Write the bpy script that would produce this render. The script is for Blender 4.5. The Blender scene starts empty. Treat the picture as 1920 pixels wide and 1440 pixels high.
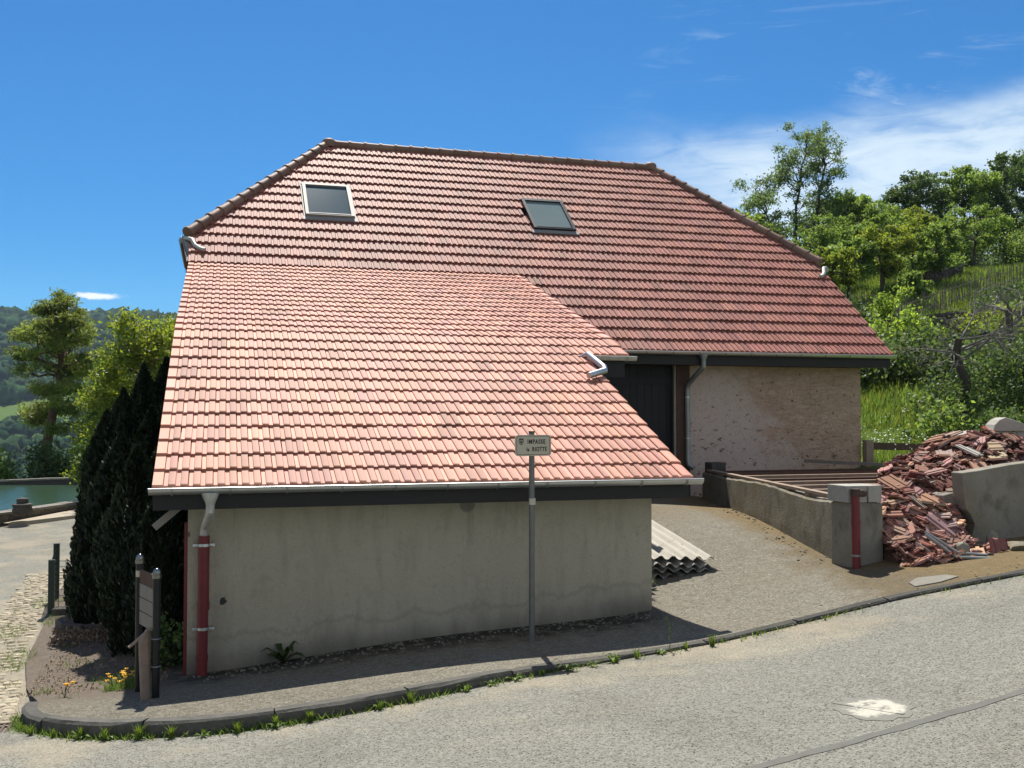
import bpy, math, random
import numpy as np
from mathutils import Vector, Matrix, Quaternion
from mathutils.geometry import delaunay_2d_cdt
scene = bpy.context.scene
col = scene.collection
R_ = math.radians
# ---------------------------------------------------------------- camera, sky, sun, exposure
cd = bpy.data.cameras.new('camera'); cam = bpy.data.objects.new('camera', cd); col.objects.link(cam)
cd.sensor_width = 36.0; cd.lens = 36.0; cd.clip_start = 0.1; cd.clip_end = 9000
HAZE = .00008
PITCH = math.atan(60/1920)
cam.rotation_euler = (R_(90)+PITCH, 0, -R_(16.26))
cam.location = (0, 0, 0)
scene.camera = cam
SUN_EL, SUN_AZ = 58.8, 9.0          # degrees above the horizon; clockwise from +Y
scene.view_settings.view_transform = 'Standard'; scene.view_settings.look = 'None'
scene.view_settings.gamma = 1.0; scene.view_settings.use_curve_mapping = False
scene.view_settings.exposure = 0.72
sd = bpy.data.lights.new('sun', 'SUN'); sd.energy = 4.6; sd.angle = R_(0.53); sd.color = (1.0, .945, .84)
sun = bpy.data.objects.new('sun', sd); col.objects.link(sun)
sv = Vector((math.sin(R_(SUN_AZ))*math.cos(R_(SUN_EL)), math.cos(R_(SUN_AZ))*math.cos(R_(SUN_EL)), math.sin(R_(SUN_EL))))
sun.rotation_euler = (-sv).to_track_quat('-Z', 'Y').to_euler()
sun.location = sv*40

class G:
    """small node-graph helper"""
    def __init__(s, nt): s.nt = nt
    def n(s, t, **kw):
        nd = s.nt.nodes.new(t)
        for k, v in kw.items():
            if k.startswith('_'): setattr(nd, k[1:], v)
        return nd
    def put(s, sock, v):
        if v is None: return
        if hasattr(v, 'is_linked') or isinstance(v, bpy.types.NodeSocket): s.nt.links.new(v, sock)
        else:
            if isinstance(v, (tuple, list)) and len(v) == 3 and len(sock.default_value) == 4: v = (*v, 1)
            sock.default_value = v
    def math(s, op, a, b=None, c=None, clamp=False):
        nd = s.n('ShaderNodeMath'); nd.operation = op; nd.use_clamp = clamp
        s.put(nd.inputs[0], a); s.put(nd.inputs[1], b); s.put(nd.inputs[2], c)
        return nd.outputs[0]
    def sstep(s, x, a, b):
        nd = s.n('ShaderNodeMapRange'); nd.interpolation_type = 'SMOOTHSTEP'
        s.put(nd.inputs[0], x); nd.inputs[1].default_value = a; nd.inputs[2].default_value = b
        nd.inputs[3].default_value = 0; nd.inputs[4].default_value = 1
        return nd.outputs[0]
    def noise(s, vec, scale, detail=4, rough=.55, dist=0.0):
        nd = s.n('ShaderNodeTexNoise'); s.put(nd.inputs['Vector'], vec)
        nd.inputs['Scale'].default_value = scale; nd.inputs['Detail'].default_value = detail
        nd.inputs['Roughness'].default_value = rough; nd.inputs['Distortion'].default_value = dist
        return nd.outputs['Fac']
    def voro(s, vec, scale, feature='F1', out='Distance', rnd=1.0):
        nd = s.n('ShaderNodeTexVoronoi'); nd.feature = feature; s.put(nd.inputs['Vector'], vec)
        nd.inputs['Scale'].default_value = scale
        if 'Randomness' in nd.inputs: nd.inputs['Randomness'].default_value = rnd
        return nd.outputs[out]
    def mix(s, f, a, b, mode='MIX'):
        nd = s.n('ShaderNodeMix'); nd.data_type = 'RGBA'; nd.blend_type = mode; nd.clamp_factor = True
        s.put(nd.inputs[0], f); s.put(nd.inputs[6], a); s.put(nd.inputs[7], b)
        return nd.outputs[2]
    def scalev(s, vec, sc, off=(0,0,0), rot=(0,0,0)):
        nd = s.n('ShaderNodeMapping'); s.put(nd.inputs['Vector'], vec)
        nd.inputs['Scale'].default_value = sc; nd.inputs['Location'].default_value = off; nd.inputs['Rotation'].default_value = rot
        return nd.outputs[0]
    def sep(s, vec):
        nd = s.n('ShaderNodeSeparateXYZ'); s.put(nd.inputs[0], vec); return nd.outputs
    def bump(s, h, strength=.5, dist=.02, normal=None):
        nd = s.n('ShaderNodeBump'); s.put(nd.inputs['Height'], h); nd.inputs['Strength'].default_value = strength
        nd.inputs['Distance'].default_value = dist; s.put(nd.inputs['Normal'], normal)
        return nd.outputs[0]
    def attr(s, name):
        nd = s.n('ShaderNodeAttribute'); nd.attribute_name = name; return nd.outputs['Color']

# sky
world = bpy.data.worlds.new('World'); scene.world = world; world.use_nodes = True
wn = world.node_tree; wn.nodes.clear(); g = G(wn)
sky = g.n('ShaderNodeTexSky'); sky.sky_type = 'NISHITA'; sky.sun_disc = False
sky.sun_elevation = R_(SUN_EL); sky.sun_rotation = R_(SUN_AZ); sky.air_density = 1.0; sky.dust_density = 0.35; sky.ozone_density = 2.6
sky.altitude = 500
vec = g.n('ShaderNodeTexCoord').outputs['Generated']
sx, sy, sz = g.sep(vec)
az = g.math('MULTIPLY', g.math('ARCTAN2', sx, sy), 57.2958)
el = g.math('MULTIPLY', g.math('ARCSINE', sz), 57.2958)
# flat layer coordinates so that wisps stretch towards the horizon
cv = g.n('ShaderNodeCombineXYZ'); g.put(cv.inputs[0], g.math('MULTIPLY', az, .10)); g.put(cv.inputs[1], g.math('MULTIPLY', el, .26))
wob = g.noise(cv.outputs[0], .8, 5, .6)
fine = g.noise(g.scalev(cv.outputs[0], (1.0, 1.6, 1), (3, 1, 0), (0, 0, -.25)), 2.2, 7, .62, .6)
top = g.math('ADD', el, g.math('MULTIPLY', g.math('SUBTRACT', wob, .5), -5.0))
band = g.math('MULTIPLY', g.sstep(top, 17.2, 13.6), g.sstep(g.math('ADD', az, g.math('MULTIPLY', wob, 4)), 21, 33))
band = g.math('MULTIPLY', band, g.sstep(fine, .10, .62))
wisp = g.math('MULTIPLY', g.sstep(g.noise(g.scalev(cv.outputs[0], (.7, 1.5, 1), (7.3, 2.2, 0), (0, 0, .35)), 1.5, 6, .62, .8), .55, .78), g.math('MULTIPLY', g.sstep(az, 17, 34), .42))
def puff(a0, e0, ra, re):
    da = g.math('DIVIDE', g.math('SUBTRACT', az, a0), ra); de = g.math('DIVIDE', g.math('SUBTRACT', el, e0), re)
    d = g.math('SQRT', g.math('ADD', g.math('MULTIPLY', da, da), g.math('MULTIPLY', de, de)))
    nn = g.noise(g.scalev(vec, (1, 1, 2)), 70, 5, .6)
    return g.sstep(g.math('ADD', d, g.math('MULTIPLY', g.math('SUBTRACT', nn, .5), 1.6)), 1.0, .35)
c1 = g.math('MAXIMUM', puff(-5.8, 6.2, 1.35, .24), puff(-7.0, 5.4, .8, .3))
c1 = g.math('MAXIMUM', c1, puff(-10.6, 5.2, .45, .25))
cl = g.math('MAXIMUM', g.math('MULTIPLY', band, .92), wisp)
skyc = g.mix(1.0, sky.outputs[0], (.10, .455, .74, 1), 'MULTIPLY')
skyc = g.mix(g.math('MULTIPLY', g.sstep(el, 10, 0), .35), skyc, (1.9, 5.1, 8.0, 1))
# unseen broken bright cloud, added behind the camera as fill for the shaded walls
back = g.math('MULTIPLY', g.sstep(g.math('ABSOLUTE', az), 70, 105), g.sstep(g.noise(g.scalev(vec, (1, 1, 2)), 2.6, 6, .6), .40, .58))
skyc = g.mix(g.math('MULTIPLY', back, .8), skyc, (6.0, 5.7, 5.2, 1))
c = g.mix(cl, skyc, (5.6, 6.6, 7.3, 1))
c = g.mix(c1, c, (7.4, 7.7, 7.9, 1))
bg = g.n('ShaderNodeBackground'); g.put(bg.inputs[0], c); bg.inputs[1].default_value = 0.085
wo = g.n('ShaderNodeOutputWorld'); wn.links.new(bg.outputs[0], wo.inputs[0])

# ---------------------------------------------------------------- materials
def newmat(name):
    m = bpy.data.materials.new(name); m.use_nodes = True
    nt = m.node_tree; b = nt.nodes['Principled BSDF']; gg = G(nt)
    pos = gg.n('ShaderNodeNewGeometry').outputs['Position']
    return m, gg, b, pos
def simple(name, colr, rough=.6, metal=0.0, var=.25, scale=12, bump=.15, bdist=.004, spec=.4):
    m, g, b, pos = newmat(name)
    oc = g.n('ShaderNodeTexCoord').outputs['Object']
    n = g.noise(oc, scale, 5, .6)
    lo = tuple(x*(1-var) for x in colr); hi = tuple(min(1, x*(1+var)) for x in colr)
    g.put(b.inputs['Base Color'], g.mix(n, lo, hi))
    g.put(b.inputs['Roughness'], rough); g.put(b.inputs['Metallic'], metal); g.put(b.inputs['Specular IOR Level'], spec)
    if bump: g.put(b.inputs['Normal'], g.bump(g.noise(oc, scale*4, 4), bump, bdist))
    return m
def tile_mat(name, c, spec, rough, dust):
    m, g, b, pos = newmat(name)
    t = g.attr('tint')
    n1 = g.noise(pos, 1.3, 5, .6); n2 = g.noise(pos, 35, 4, .6)
    k = g.mix(1.0, c, t, 'MULTIPLY')
    k = g.mix(g.math('MULTIPLY', g.sstep(n1, .45, .75), dust), k, (.42, .33, .29))
    k = g.mix(g.math('MULTIPLY', g.sstep(n2, .55, .8), .35), k, g.mix(1.0, k, (.62, .5, .46), 'MULTIPLY'))
    g.put(b.inputs['Base Color'], k); g.put(b.inputs['Roughness'], rough); g.put(b.inputs['Specular IOR Level'], spec)
    g.put(b.inputs['Normal'], g.bump(n2, .25, .003))
    return m
MAT = {}
MAT['tile_low'] = tile_mat('terracotta_pale', (.52, .24, .175), .27, .64, .12)
MAT['tile_main'] = tile_mat('terracotta_brown', (.335, .130, .102), .22, .63, .10)
MAT['ridge'] = tile_mat('ridge_clay', (.20, .12, .09), .25, .6, .3)
MAT['zinc'] = simple('zinc', (.52, .54, .54), .38, .85, .22, 6, .05)
MAT['zinc_dull'] = simple('zinc_dull', (.30, .31, .30), .5, .7, .3, 5, .08)
MAT['old_zinc'] = simple('zinc_stained', (.46, .45, .42), .55, .4, .5, 9, .1)
MAT['fascia'] = simple('dark_stained_wood', (.015, .012, .012), .6, 0, .35, 8, .2)
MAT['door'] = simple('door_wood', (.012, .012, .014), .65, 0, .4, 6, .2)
MAT['timber'] = simple('brown_timber', (.085, .045, .03), .75, 0, .4, 7, .4)
MAT['old_timber'] = simple('weathered_timber', (.27, .20, .15), .8, 0, .4, 9, .5)
MAT['grey_timber'] = simple('grey_timber', (.24, .21, .18), .8, 0, .3, 9, .4)
MAT['red_pipe'] = simple('red_pipe', (.16, .022, .024), .5, 0, .3, 5, .05)
MAT['post'] = simple('dark_post_paint', (.010, .011, .012), .35, 0, .3, 6, .03, spec=.35)
MAT['chrome'] = simple('chrome_cap', (.22, .22, .22), .15, 1.0, .1, 5, 0)
MAT['pole'] = simple('galvanised_pole', (.17, .17, .155), .5, .5, .25, 10, .05)
MAT['plate'] = simple('sign_plate_paint', (.50, .445, .345), .45, 0, .1, 8, .02)
MAT['letter'] = simple('sign_ink', (.03, .026, .022), .6, 0, .2, 20, 0)
MAT['emblem_light'] = simple('sign_emblem_light', (.33, .30, .26), .6, 0, .1, 20, 0)
MAT['glass'] = simple('skylight_glass', (.05, .075, .085), .08, 0, .15, 1.5, 0, spec=.35)
MAT['glass_b'] = simple('skylight_glass_grey', (.17, .21, .20), .12, 0, .12, 1.5, 0, spec=.4)
MAT['black_frame'] = simple('black_frame', (.02, .02, .022), .35, 0, .2, 6, 0)
MAT['pale_frame'] = simple('pale_aluminium', (.23, .22, .215), .6, 0, .2, 6, .03)
MAT['green_post'] = simple('green_fence_paint', (.018, .035, .028), .5, 0, .2, 8, .05)
MAT['white'] = simple('white_cover', (.75, .75, .73), .6, 0, .08, 3, .05)
MAT['stone'] = simple('grey_stone', (.20, .185, .16), .9, 0, .45, 6, .8, .02)
MAT['dark_stone'] = simple('dark_stone', (.075, .068, .06), .9, 0, .5, 7, .9, .02)
MAT['block'] = simple('concrete_block', (.36, .34, .30), .9, 0, .22, 14, .5, .008)
MAT['kerb'] = simple('kerb_stone', (.082, .078, .068), .9, 0, .6, 9, .7, .01)
MAT['bark'] = simple('bark', (.07, .055, .042), .9, 0, .4, 9, .8, .02)
MAT['pale_bark'] = simple('pale_dead_wood', (.17, .155, .14), .85, 0, .35, 9, .5, .01)
MAT['pine_bark'] = simple('pine_bark', (.10, .058, .038), .9, 0, .4, 6, .8, .03)
MAT['paling'] = simple('paling_wood', (.17, .15, .12), .85, 0, .45, 5, .3)
MAT['petal'] = simple('yellow_petal', (.75, .42, .015), .6, 0, .25, 20, 0)
MAT['stem'] = simple('plant_stem', (.07, .10, .03), .7, 0, .3, 10, 0)

def leaf_mat(name, c, trans=.4, tc=None):
    m, g, b, pos = newmat(name)
    t = g.attr('tint')
    k = g.mix(1.0, c, t, 'MULTIPLY')
    g.put(b.inputs['Base Color'], k); b.inputs['Roughness'].default_value = .55; b.inputs['Specular IOR Level'].default_value = .3
    tr = g.n('ShaderNodeBsdfTranslucent'); g.put(tr.inputs[0], g.mix(1.0, tc or tuple(min(1, x*1.5) for x in c), t, 'MULTIPLY'))
    ms = g.n('ShaderNodeMixShader'); ms.inputs[0].default_value = trans
    m.node_tree.links.new(b.outputs[0], ms.inputs[1]); m.node_tree.links.new(tr.outputs[0], ms.inputs[2])
    m.node_tree.links.new(ms.outputs[0], m.node_tree.nodes['Material Output'].inputs[0])
    return m
MAT['leaf_yellow'] = leaf_mat('leaf_yellow_green', (.13, .17, .03), .45, (.36, .44, .04))
MAT['leaf_mid'] = leaf_mat('leaf_mid_green', (.115, .175, .05), .45, (.32, .45, .07))
MAT['leaf_dark'] = leaf_mat('leaf_dark_green', (.065, .105, .036), .36, (.15, .23, .05))
MAT['leaf_ash'] = leaf_mat('leaf_ash', (.10, .145, .065), .42, (.23, .33, .09))
MAT['leaf_lime'] = leaf_mat('leaf_lime', (.15, .22, .04), .5, (.38, .52, .06))
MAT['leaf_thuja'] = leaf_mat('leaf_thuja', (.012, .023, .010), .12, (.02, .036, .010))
MAT['needle'] = leaf_mat('pine_needles', (.125, .16, .04), .42, (.30, .36, .06))
MAT['ivy'] = leaf_mat('ivy_leaves', (.075, .115, .042), .38, (.20, .29, .06))
MAT['grass'] = leaf_mat('grass_blades', (.12, .165, .035), .45, (.24, .33, .045))
MAT['weed'] = leaf_mat('weed_leaves', (.10, .155, .03), .4, (.2, .3, .04))
MAT['dock'] = leaf_mat('dock_leaves', (.04, .07, .02), .3, (.08, .14, .03))
MAT['far_forest'] = leaf_mat('far_forest', (.027, .050, .024), 0.0)
for nd in MAT['far_forest'].node_tree.nodes:
    if nd.type == 'BSDF_PRINCIPLED': nd.inputs['Specular IOR Level'].default_value = 0; nd.inputs['Roughness'].default_value = 1

def asphalt(name, lo, hi, kind):
    m, g, b, pos = newmat(name)
    sx, sy, sz = g.sep(pos)
    big = g.noise(pos, .45, 4, .6); mid = g.noise(pos, 3.0, 5, .65)
    grain = g.noise(pos, 38, 3, .75); sp = g.voro(pos, 55); spc = g.voro(pos, 55, out='Color'); coarse = g.noise(pos, 17, 3, .7)
    k = g.mix(g.math('ADD', g.math('MULTIPLY', big, .55), g.math('MULTIPLY', mid, .45)), lo, hi)
    r, gr, bl = g.n('ShaderNodeSeparateColor').outputs[:3] if False else (None, None, None)
    sc = g.n('ShaderNodeSeparateColor'); g.put(sc.inputs[0], spc)
    stone = g.sstep(sp, .45, .2)
    pale = g.math('MULTIPLY', stone, g.sstep(sc.outputs[0], .58, .74))
    dark = g.math('MULTIPLY', stone, g.sstep(sc.outputs[1], .66, .82))
    k = g.mix(g.math('MULTIPLY', pale, .65), k, (.55, .53, .46))
    k = g.mix(g.math('MULTIPLY', dark, .95), k, (.03, .029, .024))
    k = g.mix(g.math('MULTIPLY', g.sstep(grain, .38, .68), .8), k, g.mix(1.0, k, (.5, .5, .49), 'MULTIPLY'))
    k = g.mix(g.math('MULTIPLY', g.sstep(coarse, .40, .68), .5), k, g.mix(1.0, k, (.66, .65, .63), 'MULTIPLY'))
    if kind == 'road':
        # pale dust washed against the kerb, and a browner worn patch
        dy = g.math('SUBTRACT', sy, g.math('ADD', 8.35, g.math('MULTIPLY', sx, .09)))
        edge = g.math('MULTIPLY', g.sstep(g.math('ADD', dy, g.math('MULTIPLY', g.math('SUBTRACT', mid, .5), 1.1)), -.55, .2), g.sstep(g.noise(pos, 1.1, 4), .42, .66))
        k = g.mix(g.math('MULTIPLY', edge, .62), k, (.33, .285, .21))
        k = g.mix(g.math('MULTIPLY', g.sstep(g.noise(pos, .8, 5, .6), .50, .66), .55), k, g.mix(1.0, k, (.80, .79, .77), 'MULTIPLY'))
        k = g.mix(g.math('MULTIPLY', g.sstep(g.noise(g.scalev(pos, (.35, 1.3, 1), (3, 5, 0)), 1.0, 5, .65), .52, .68), .6), k, g.mix(1.0, k, (1.22, 1.2, 1.14), 'MULTIPLY'))
    else:
        # moss along the house, darkened to deepen the shade there; moss and brown litter along the garden wall, and over the left bank
        k = g.mix(g.math('MULTIPLY', g.sstep(g.math('ADD', sx, g.math('MULTIPLY', g.math('SUBTRACT', mid, .5), 2.5)), 3.4, .2), .5), k, g.mix(1.0, k, (.66, .635, .60), 'MULTIPLY'))
        k = g.mix(g.math('MULTIPLY', g.sstep(g.noise(pos, 7, 6, .72), .44, .62), .5), k, g.mix(1.0, k, (.66, .63, .57), 'MULTIPLY'))
        k = g.mix(g.math('MULTIPLY', g.sstep(g.noise(g.scalev(pos, (1, .6, 1), (4, 2, 0)), .9, 6, .7), .48, .62), .28), k, (.155, .13, .092))
        k = g.mix(g.math('MULTIPLY', g.sstep(g.noise(pos, 24, 4, .75), .52, .66), .55), k, (.33, .31, .26))
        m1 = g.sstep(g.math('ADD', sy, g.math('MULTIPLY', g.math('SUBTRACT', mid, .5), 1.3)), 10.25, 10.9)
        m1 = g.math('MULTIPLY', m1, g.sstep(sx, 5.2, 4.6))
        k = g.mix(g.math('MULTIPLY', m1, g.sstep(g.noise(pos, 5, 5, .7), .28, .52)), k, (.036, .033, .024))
        wx = g.math('SUBTRACT', sx, g.math('ADD', 7.62, g.math('MULTIPLY', g.math('SUBTRACT', sy, 11.2), .22)))
        wx = g.math('ADD', wx, g.math('MULTIPLY', g.math('SUBTRACT', g.noise(pos, 2.2, 5, .65), .5), 1.6))
        k = g.mix(g.math('MULTIPLY', g.sstep(wx, -.75, -.05), .8), k, g.mix(g.noise(pos, 9, 4), (.06, .045, .025), (.17, .125, .06)))
        k = g.mix(g.math('MULTIPLY', g.math('MULTIPLY', g.sstep(sy, 14.2, 16), g.sstep(mid, .35, .55)), .7), k, (.17, .125, .07))
        lf = g.sstep(g.math('ADD', sx, g.math('MULTIPLY', g.math('SUBTRACT', mid, .5), .9)), -.15, -.75)
        lf = g.math('MULTIPLY', lf, g.sstep(g.math('ADD', sy, g.math('MULTIPLY', mid, .8)), 10.2, 11.0))
        soil = g.mix(g.noise(pos, 14, 5, .7), (.055, .042, .032), (.20, .165, .13))
        k = g.mix(lf, k, soil)
        rt = g.math('MULTIPLY', g.sstep(g.math('ADD', sx, mid), 8.0, 8.7), .85)
        k = g.mix(rt, k, g.mix(g.noise(pos, 8, 5, .7), (.07, .05, .022), (.24, .17, .075)))
    g.put(b.inputs['Base Color'], k); b.inputs['Roughness'].default_value = .88; b.inputs['Specular IOR Level'].default_value = .25
    h = g.math('ADD', g.math('MULTIPLY', stone, .6), g.math('MULTIPLY', grain, .8))
    g.put(b.inputs['Normal'], g.bump(h, .9, .012, g.bump(mid, .35, .03)))
    return m
MAT['road'] = asphalt('road_asphalt', (.205, .202, .172), (.29, .285, .245), 'road')
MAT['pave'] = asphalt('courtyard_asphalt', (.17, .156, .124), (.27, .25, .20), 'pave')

def render_wall():
    m, g, b, pos = newmat('roughcast_render'); sx, sy, sz = g.sep(pos)
    n = g.noise(pos, 1.2, 5, .6); f = g.noise(pos, 42, 4, .7); f2 = g.voro(pos, 60)
    k = g.mix(n, (.385, .34, .255), (.49, .435, .33))
    k = g.mix(g.math('MULTIPLY', g.sstep(g.noise(g.scalev(pos, (3, 3, .5)), 1.5, 5, .65), .46, .72), .5), k, (.28, .245, .185))
    k = g.mix(g.math('MULTIPLY', g.sstep(g.noise(pos, 6, 5, .7), .52, .74), .3), k, (.24, .21, .155))
    k = g.mix(g.math('MULTIPLY', g.sstep(g.noise(g.scalev(pos, (7, 7, .35)), 1.5, 4, .6), .60, .75), g.math('MULTIPLY', g.sstep(sz, -1.7, -1.0), .35)), k, (.20, .175, .13))
    base = g.math('ADD', -2.62, g.math('MULTIPLY', sx, .075))
    hgt = g.math('SUBTRACT', sz, base)
    hn = g.math('ADD', hgt, g.math('MULTIPLY', g.math('SUBTRACT', g.noise(g.scalev(pos, (1, 1, .25)), 2.6, 5, .6), .5), .55))
    damp = g.sstep(hn, .36, .10); k = g.mix(g.math('MULTIPLY', damp, .36), k, (.20, .185, .15))
    k = g.mix(g.math('MULTIPLY', g.sstep(hn, .22, -.06), .6), k, (.095, .092, .075))
    tide = g.math('MULTIPLY', g.sstep(hn, .27, .31), g.sstep(hn, .36, .32)); k = g.mix(g.math('MULTIPLY', tide, .28), k, (.2, .185, .15))
    k = g.mix(g.math('MULTIPLY', g.sstep(f, .54, .76), .42), k, (.19, .17, .135))
    k = g.mix(g.math('MULTIPLY', g.sstep(g.noise(pos, 19, 4, .7), .56, .74), .4), k, (.19, .17, .135))
    spot = g.math('MULTIPLY', g.sstep(g.voro(g.scalev(pos, (1, 1, .6)), 2.1), .055, .03), .75)
    k = g.mix(spot, k, (.07, .06, .05))
    dx = g.math('SUBTRACT', sx, 2.72); dz = g.math('SUBTRACT', sz, -.98)
    dd = g.math('SQRT', g.math('ADD', g.math('MULTIPLY', dx, dx), g.math('MULTIPLY', dz, dz)))
    k = g.mix(g.math('MULTIPLY', g.sstep(dd, .1, .075), .7), k, (.15, .145, .13))
    g.put(b.inputs['Base Color'], k); b.inputs['Roughness'].default_value = .92; b.inputs['Specular IOR Level'].default_value = .2
    g.put(b.inputs['Normal'], g.bump(g.math('ADD', f, g.math('MULTIPLY', f2, .7)), .7, .008))
    return m
MAT['render'] = render_wall()
def stone_wall(name, pale, dark, plaster=True, sc=5.0):
    m, g, b, pos = newmat(name); sx, sy, sz = g.sep(pos)
    wp = g.n('ShaderNodeVectorMath'); wp.operation = 'ADD'
    nz = g.n('ShaderNodeTexNoise'); nz.inputs['Scale'].default_value = 3.0; g.put(nz.inputs['Vector'], pos)
    ns = g.n('ShaderNodeVectorMath'); ns.operation = 'SCALE'; g.put(ns.inputs[0], nz.outputs['Color']); ns.inputs['Scale'].default_value = .22
    g.put(wp.inputs[0], pos); g.put(wp.inputs[1], ns.outputs[0])
    q = g.scalev(wp.outputs[0], (1, 1, 2.5))
    d = g.voro(q, sc, 'DISTANCE_TO_EDGE'); cc = g.n('ShaderNodeSeparateColor'); g.put(cc.inputs[0], g.voro(q, sc, out='Color'))
    f = g.noise(pos, 24, 5, .7); n = g.noise(pos, 2.2, 5, .6)
    k = g.mix(cc.outputs[0], dark, pale)
    joint = g.sstep(d, .045, .015)
    jn = g.math('MULTIPLY', joint, g.math('MULTIPLY', g.sstep(g.noise(pos, 3.4, 5, .65), .54, .68), .6))
    k = g.mix(g.math('MULTIPLY', joint, .10), k, tuple(x*.8 for x in pale))
    k = g.mix(g.math('MULTIPLY', g.sstep(n, .4, .7), .35), k, tuple(x*.78 for x in dark))
    k = g.mix(jn, k, (.05, .04, .032))
    k = g.mix(g.math('MULTIPLY', g.sstep(f, .5, .72), .6), k, tuple(x*.5 for x in dark))
    if plaster:
        # big patch of pale pinkish plaster left on the lower left of the wall
        e = g.math('ADD', g.math('ADD', g.math('MULTIPLY', g.math('SUBTRACT', sx, 10.1), .75), g.math('MULTIPLY', sz, .55)), g.math('MULTIPLY', g.math('SUBTRACT', g.noise(pos, 1.5, 6, .65), .5), 2.2))
        pl = g.sstep(e, .50, .0)
        holes = g.math('MULTIPLY', g.sstep(g.noise(g.scalev(pos, (1, 1, 2.2)), 5.5, 5, .6), .60, .66), g.sstep(sz, .05, -.45))
        pl = g.math('MULTIPLY', pl, g.math('SUBTRACT', 1, holes))
        k = g.mix(pl, k, g.mix(n, (.50, .385, .33), (.60, .49, .43)))
        k = g.mix(g.math('MULTIPLY', holes, .7), k, (.10, .085, .07))
        k = g.mix(g.math('MULTIPLY', g.sstep(g.noise(g.scalev(pos, (1, 1, 1.4)), 9, 4, .6), .64, .70), .8), k, (.05, .04, .03))
        k = g.mix(g.math('MULTIPLY', g.sstep(g.noise(pos, 13, 5, .7), .50, .70), .35), k, (.20, .15, .11))
        bb = g.math('SUBTRACT', 1, pl)
        h = g.math('ADD', g.math('MULTIPLY', g.math('MULTIPLY', g.sstep(d, 0, .1), bb), .26), g.math('MULTIPLY', f, .5))
    else:
        h = g.math('ADD', g.sstep(d, 0, .1), g.math('MULTIPLY', f, .5))
    g.put(b.inputs['Base Color'], k); b.inputs['Roughness'].default_value = .93; b.inputs['Specular IOR Level'].default_value = .2
    g.put(b.inputs['Normal'], g.bump(h, .9, .035))
    return m
MAT['barn_wall'] = stone_wall('old_plastered_stone', (.56, .40, .30), (.47, .325, .235))
MAT['rubble_wall'] = stone_wall('pond_rubble', (.23, .20, .16), (.12, .10, .085), False, 3.5)
MAT['dry_stone'] = stone_wall('dry_stone', (.15, .135, .115), (.06, .055, .045), False, 3.0)
def mossy_concrete():
    m, g, b, pos = newmat('mossy_concrete'); sx, sy, sz = g.sep(pos)
    n = g.noise(pos, 2.2, 6, .65); f = g.noise(pos, 30, 4, .7)
    k = g.mix(n, (.15, .135, .105), (.34, .315, .26))
    k = g.mix(g.math('MULTIPLY', g.sstep(g.noise(g.scalev(pos, (1, 1, .6)), 3.3, 5, .6), .5, .7), .65), k, (.10, .085, .055))
    k = g.mix(g.math('MULTIPLY', g.sstep(g.noise(pos, 1.3, 4), .55, .7), .5), k, (.19, .155, .075))
    k = g.mix(g.math('MULTIPLY', g.sstep(f, .55, .8), .4), k, (.07, .065, .05))
    g.put(b.inputs['Base Color'], k); b.inputs['Roughness'].default_value = .93; b.inputs['Specular IOR Level'].default_value = .2
    g.put(b.inputs['Normal'], g.bump(g.math('ADD', f, g.math('MULTIPLY', n, 2)), .8, .015))
    return m
MAT['mossy'] = mossy_concrete()
def fibre():
    m, g, b, pos = newmat('fibre_cement'); oc = g.n('ShaderNodeTexCoord').outputs['Object']
    n = g.noise(oc, 3.5, 6, .65); f = g.noise(oc, 40, 4, .7)
    k = g.mix(n, (.31, .285, .245), (.50, .475, .42))
    k = g.mix(g.math('MULTIPLY', g.sstep(g.noise(oc, 7, 5, .65), .55, .72), .7), k, (.17, .13, .10))
    k = g.mix(g.math('MULTIPLY', g.sstep(f, .55, .78), .4), k, (.24, .22, .19))
    g.put(b.inputs['Base Color'], k); b.inputs['Roughness'].default_value = .9
    g.put(b.inputs['Normal'], g.bump(f, .5, .005))
    return m
MAT['fibre'] = fibre()
def terrain_mat():
    m, g, b, pos = newmat('meadow_ground')
    n = g.noise(pos, .35, 6, .65); f = g.noise(pos, 6, 5, .7); big = g.noise(pos, .012, 4, .6)
    k = g.mix(n, (.045, .085, .018), (.10, .16, .03)); k = g.mix(g.math('MULTIPLY', g.sstep(f, .5, .8), .5), k, (.13, .13, .05))
    k = g.mix(g.math('MULTIPLY', g.sstep(big, .45, .6), .4), k, (.09, .14, .04))
    g.put(b.inputs['Base Color'], k); b.inputs['Roughness'].default_value = .95; b.inputs['Specular IOR Level'].default_value = .1
    g.put(b.inputs['Normal'], g.bump(f, .6, .05))
    return m
MAT['terrain'] = terrain_mat()
def water_mat():
    m, g, b, pos = newmat('pond_water')
    b.inputs['Base Color'].default_value = (.05, .10, .055, 1); b.inputs['Roughness'].default_value = .05; b.inputs['Specular IOR Level'].default_value = .6
    g.put(b.inputs['Normal'], g.bump(g.noise(g.scalev(pos, (1, .5, 1)), 5.0, 4, .6), .6, .06))
    return m
MAT['water'] = water_mat()
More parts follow.
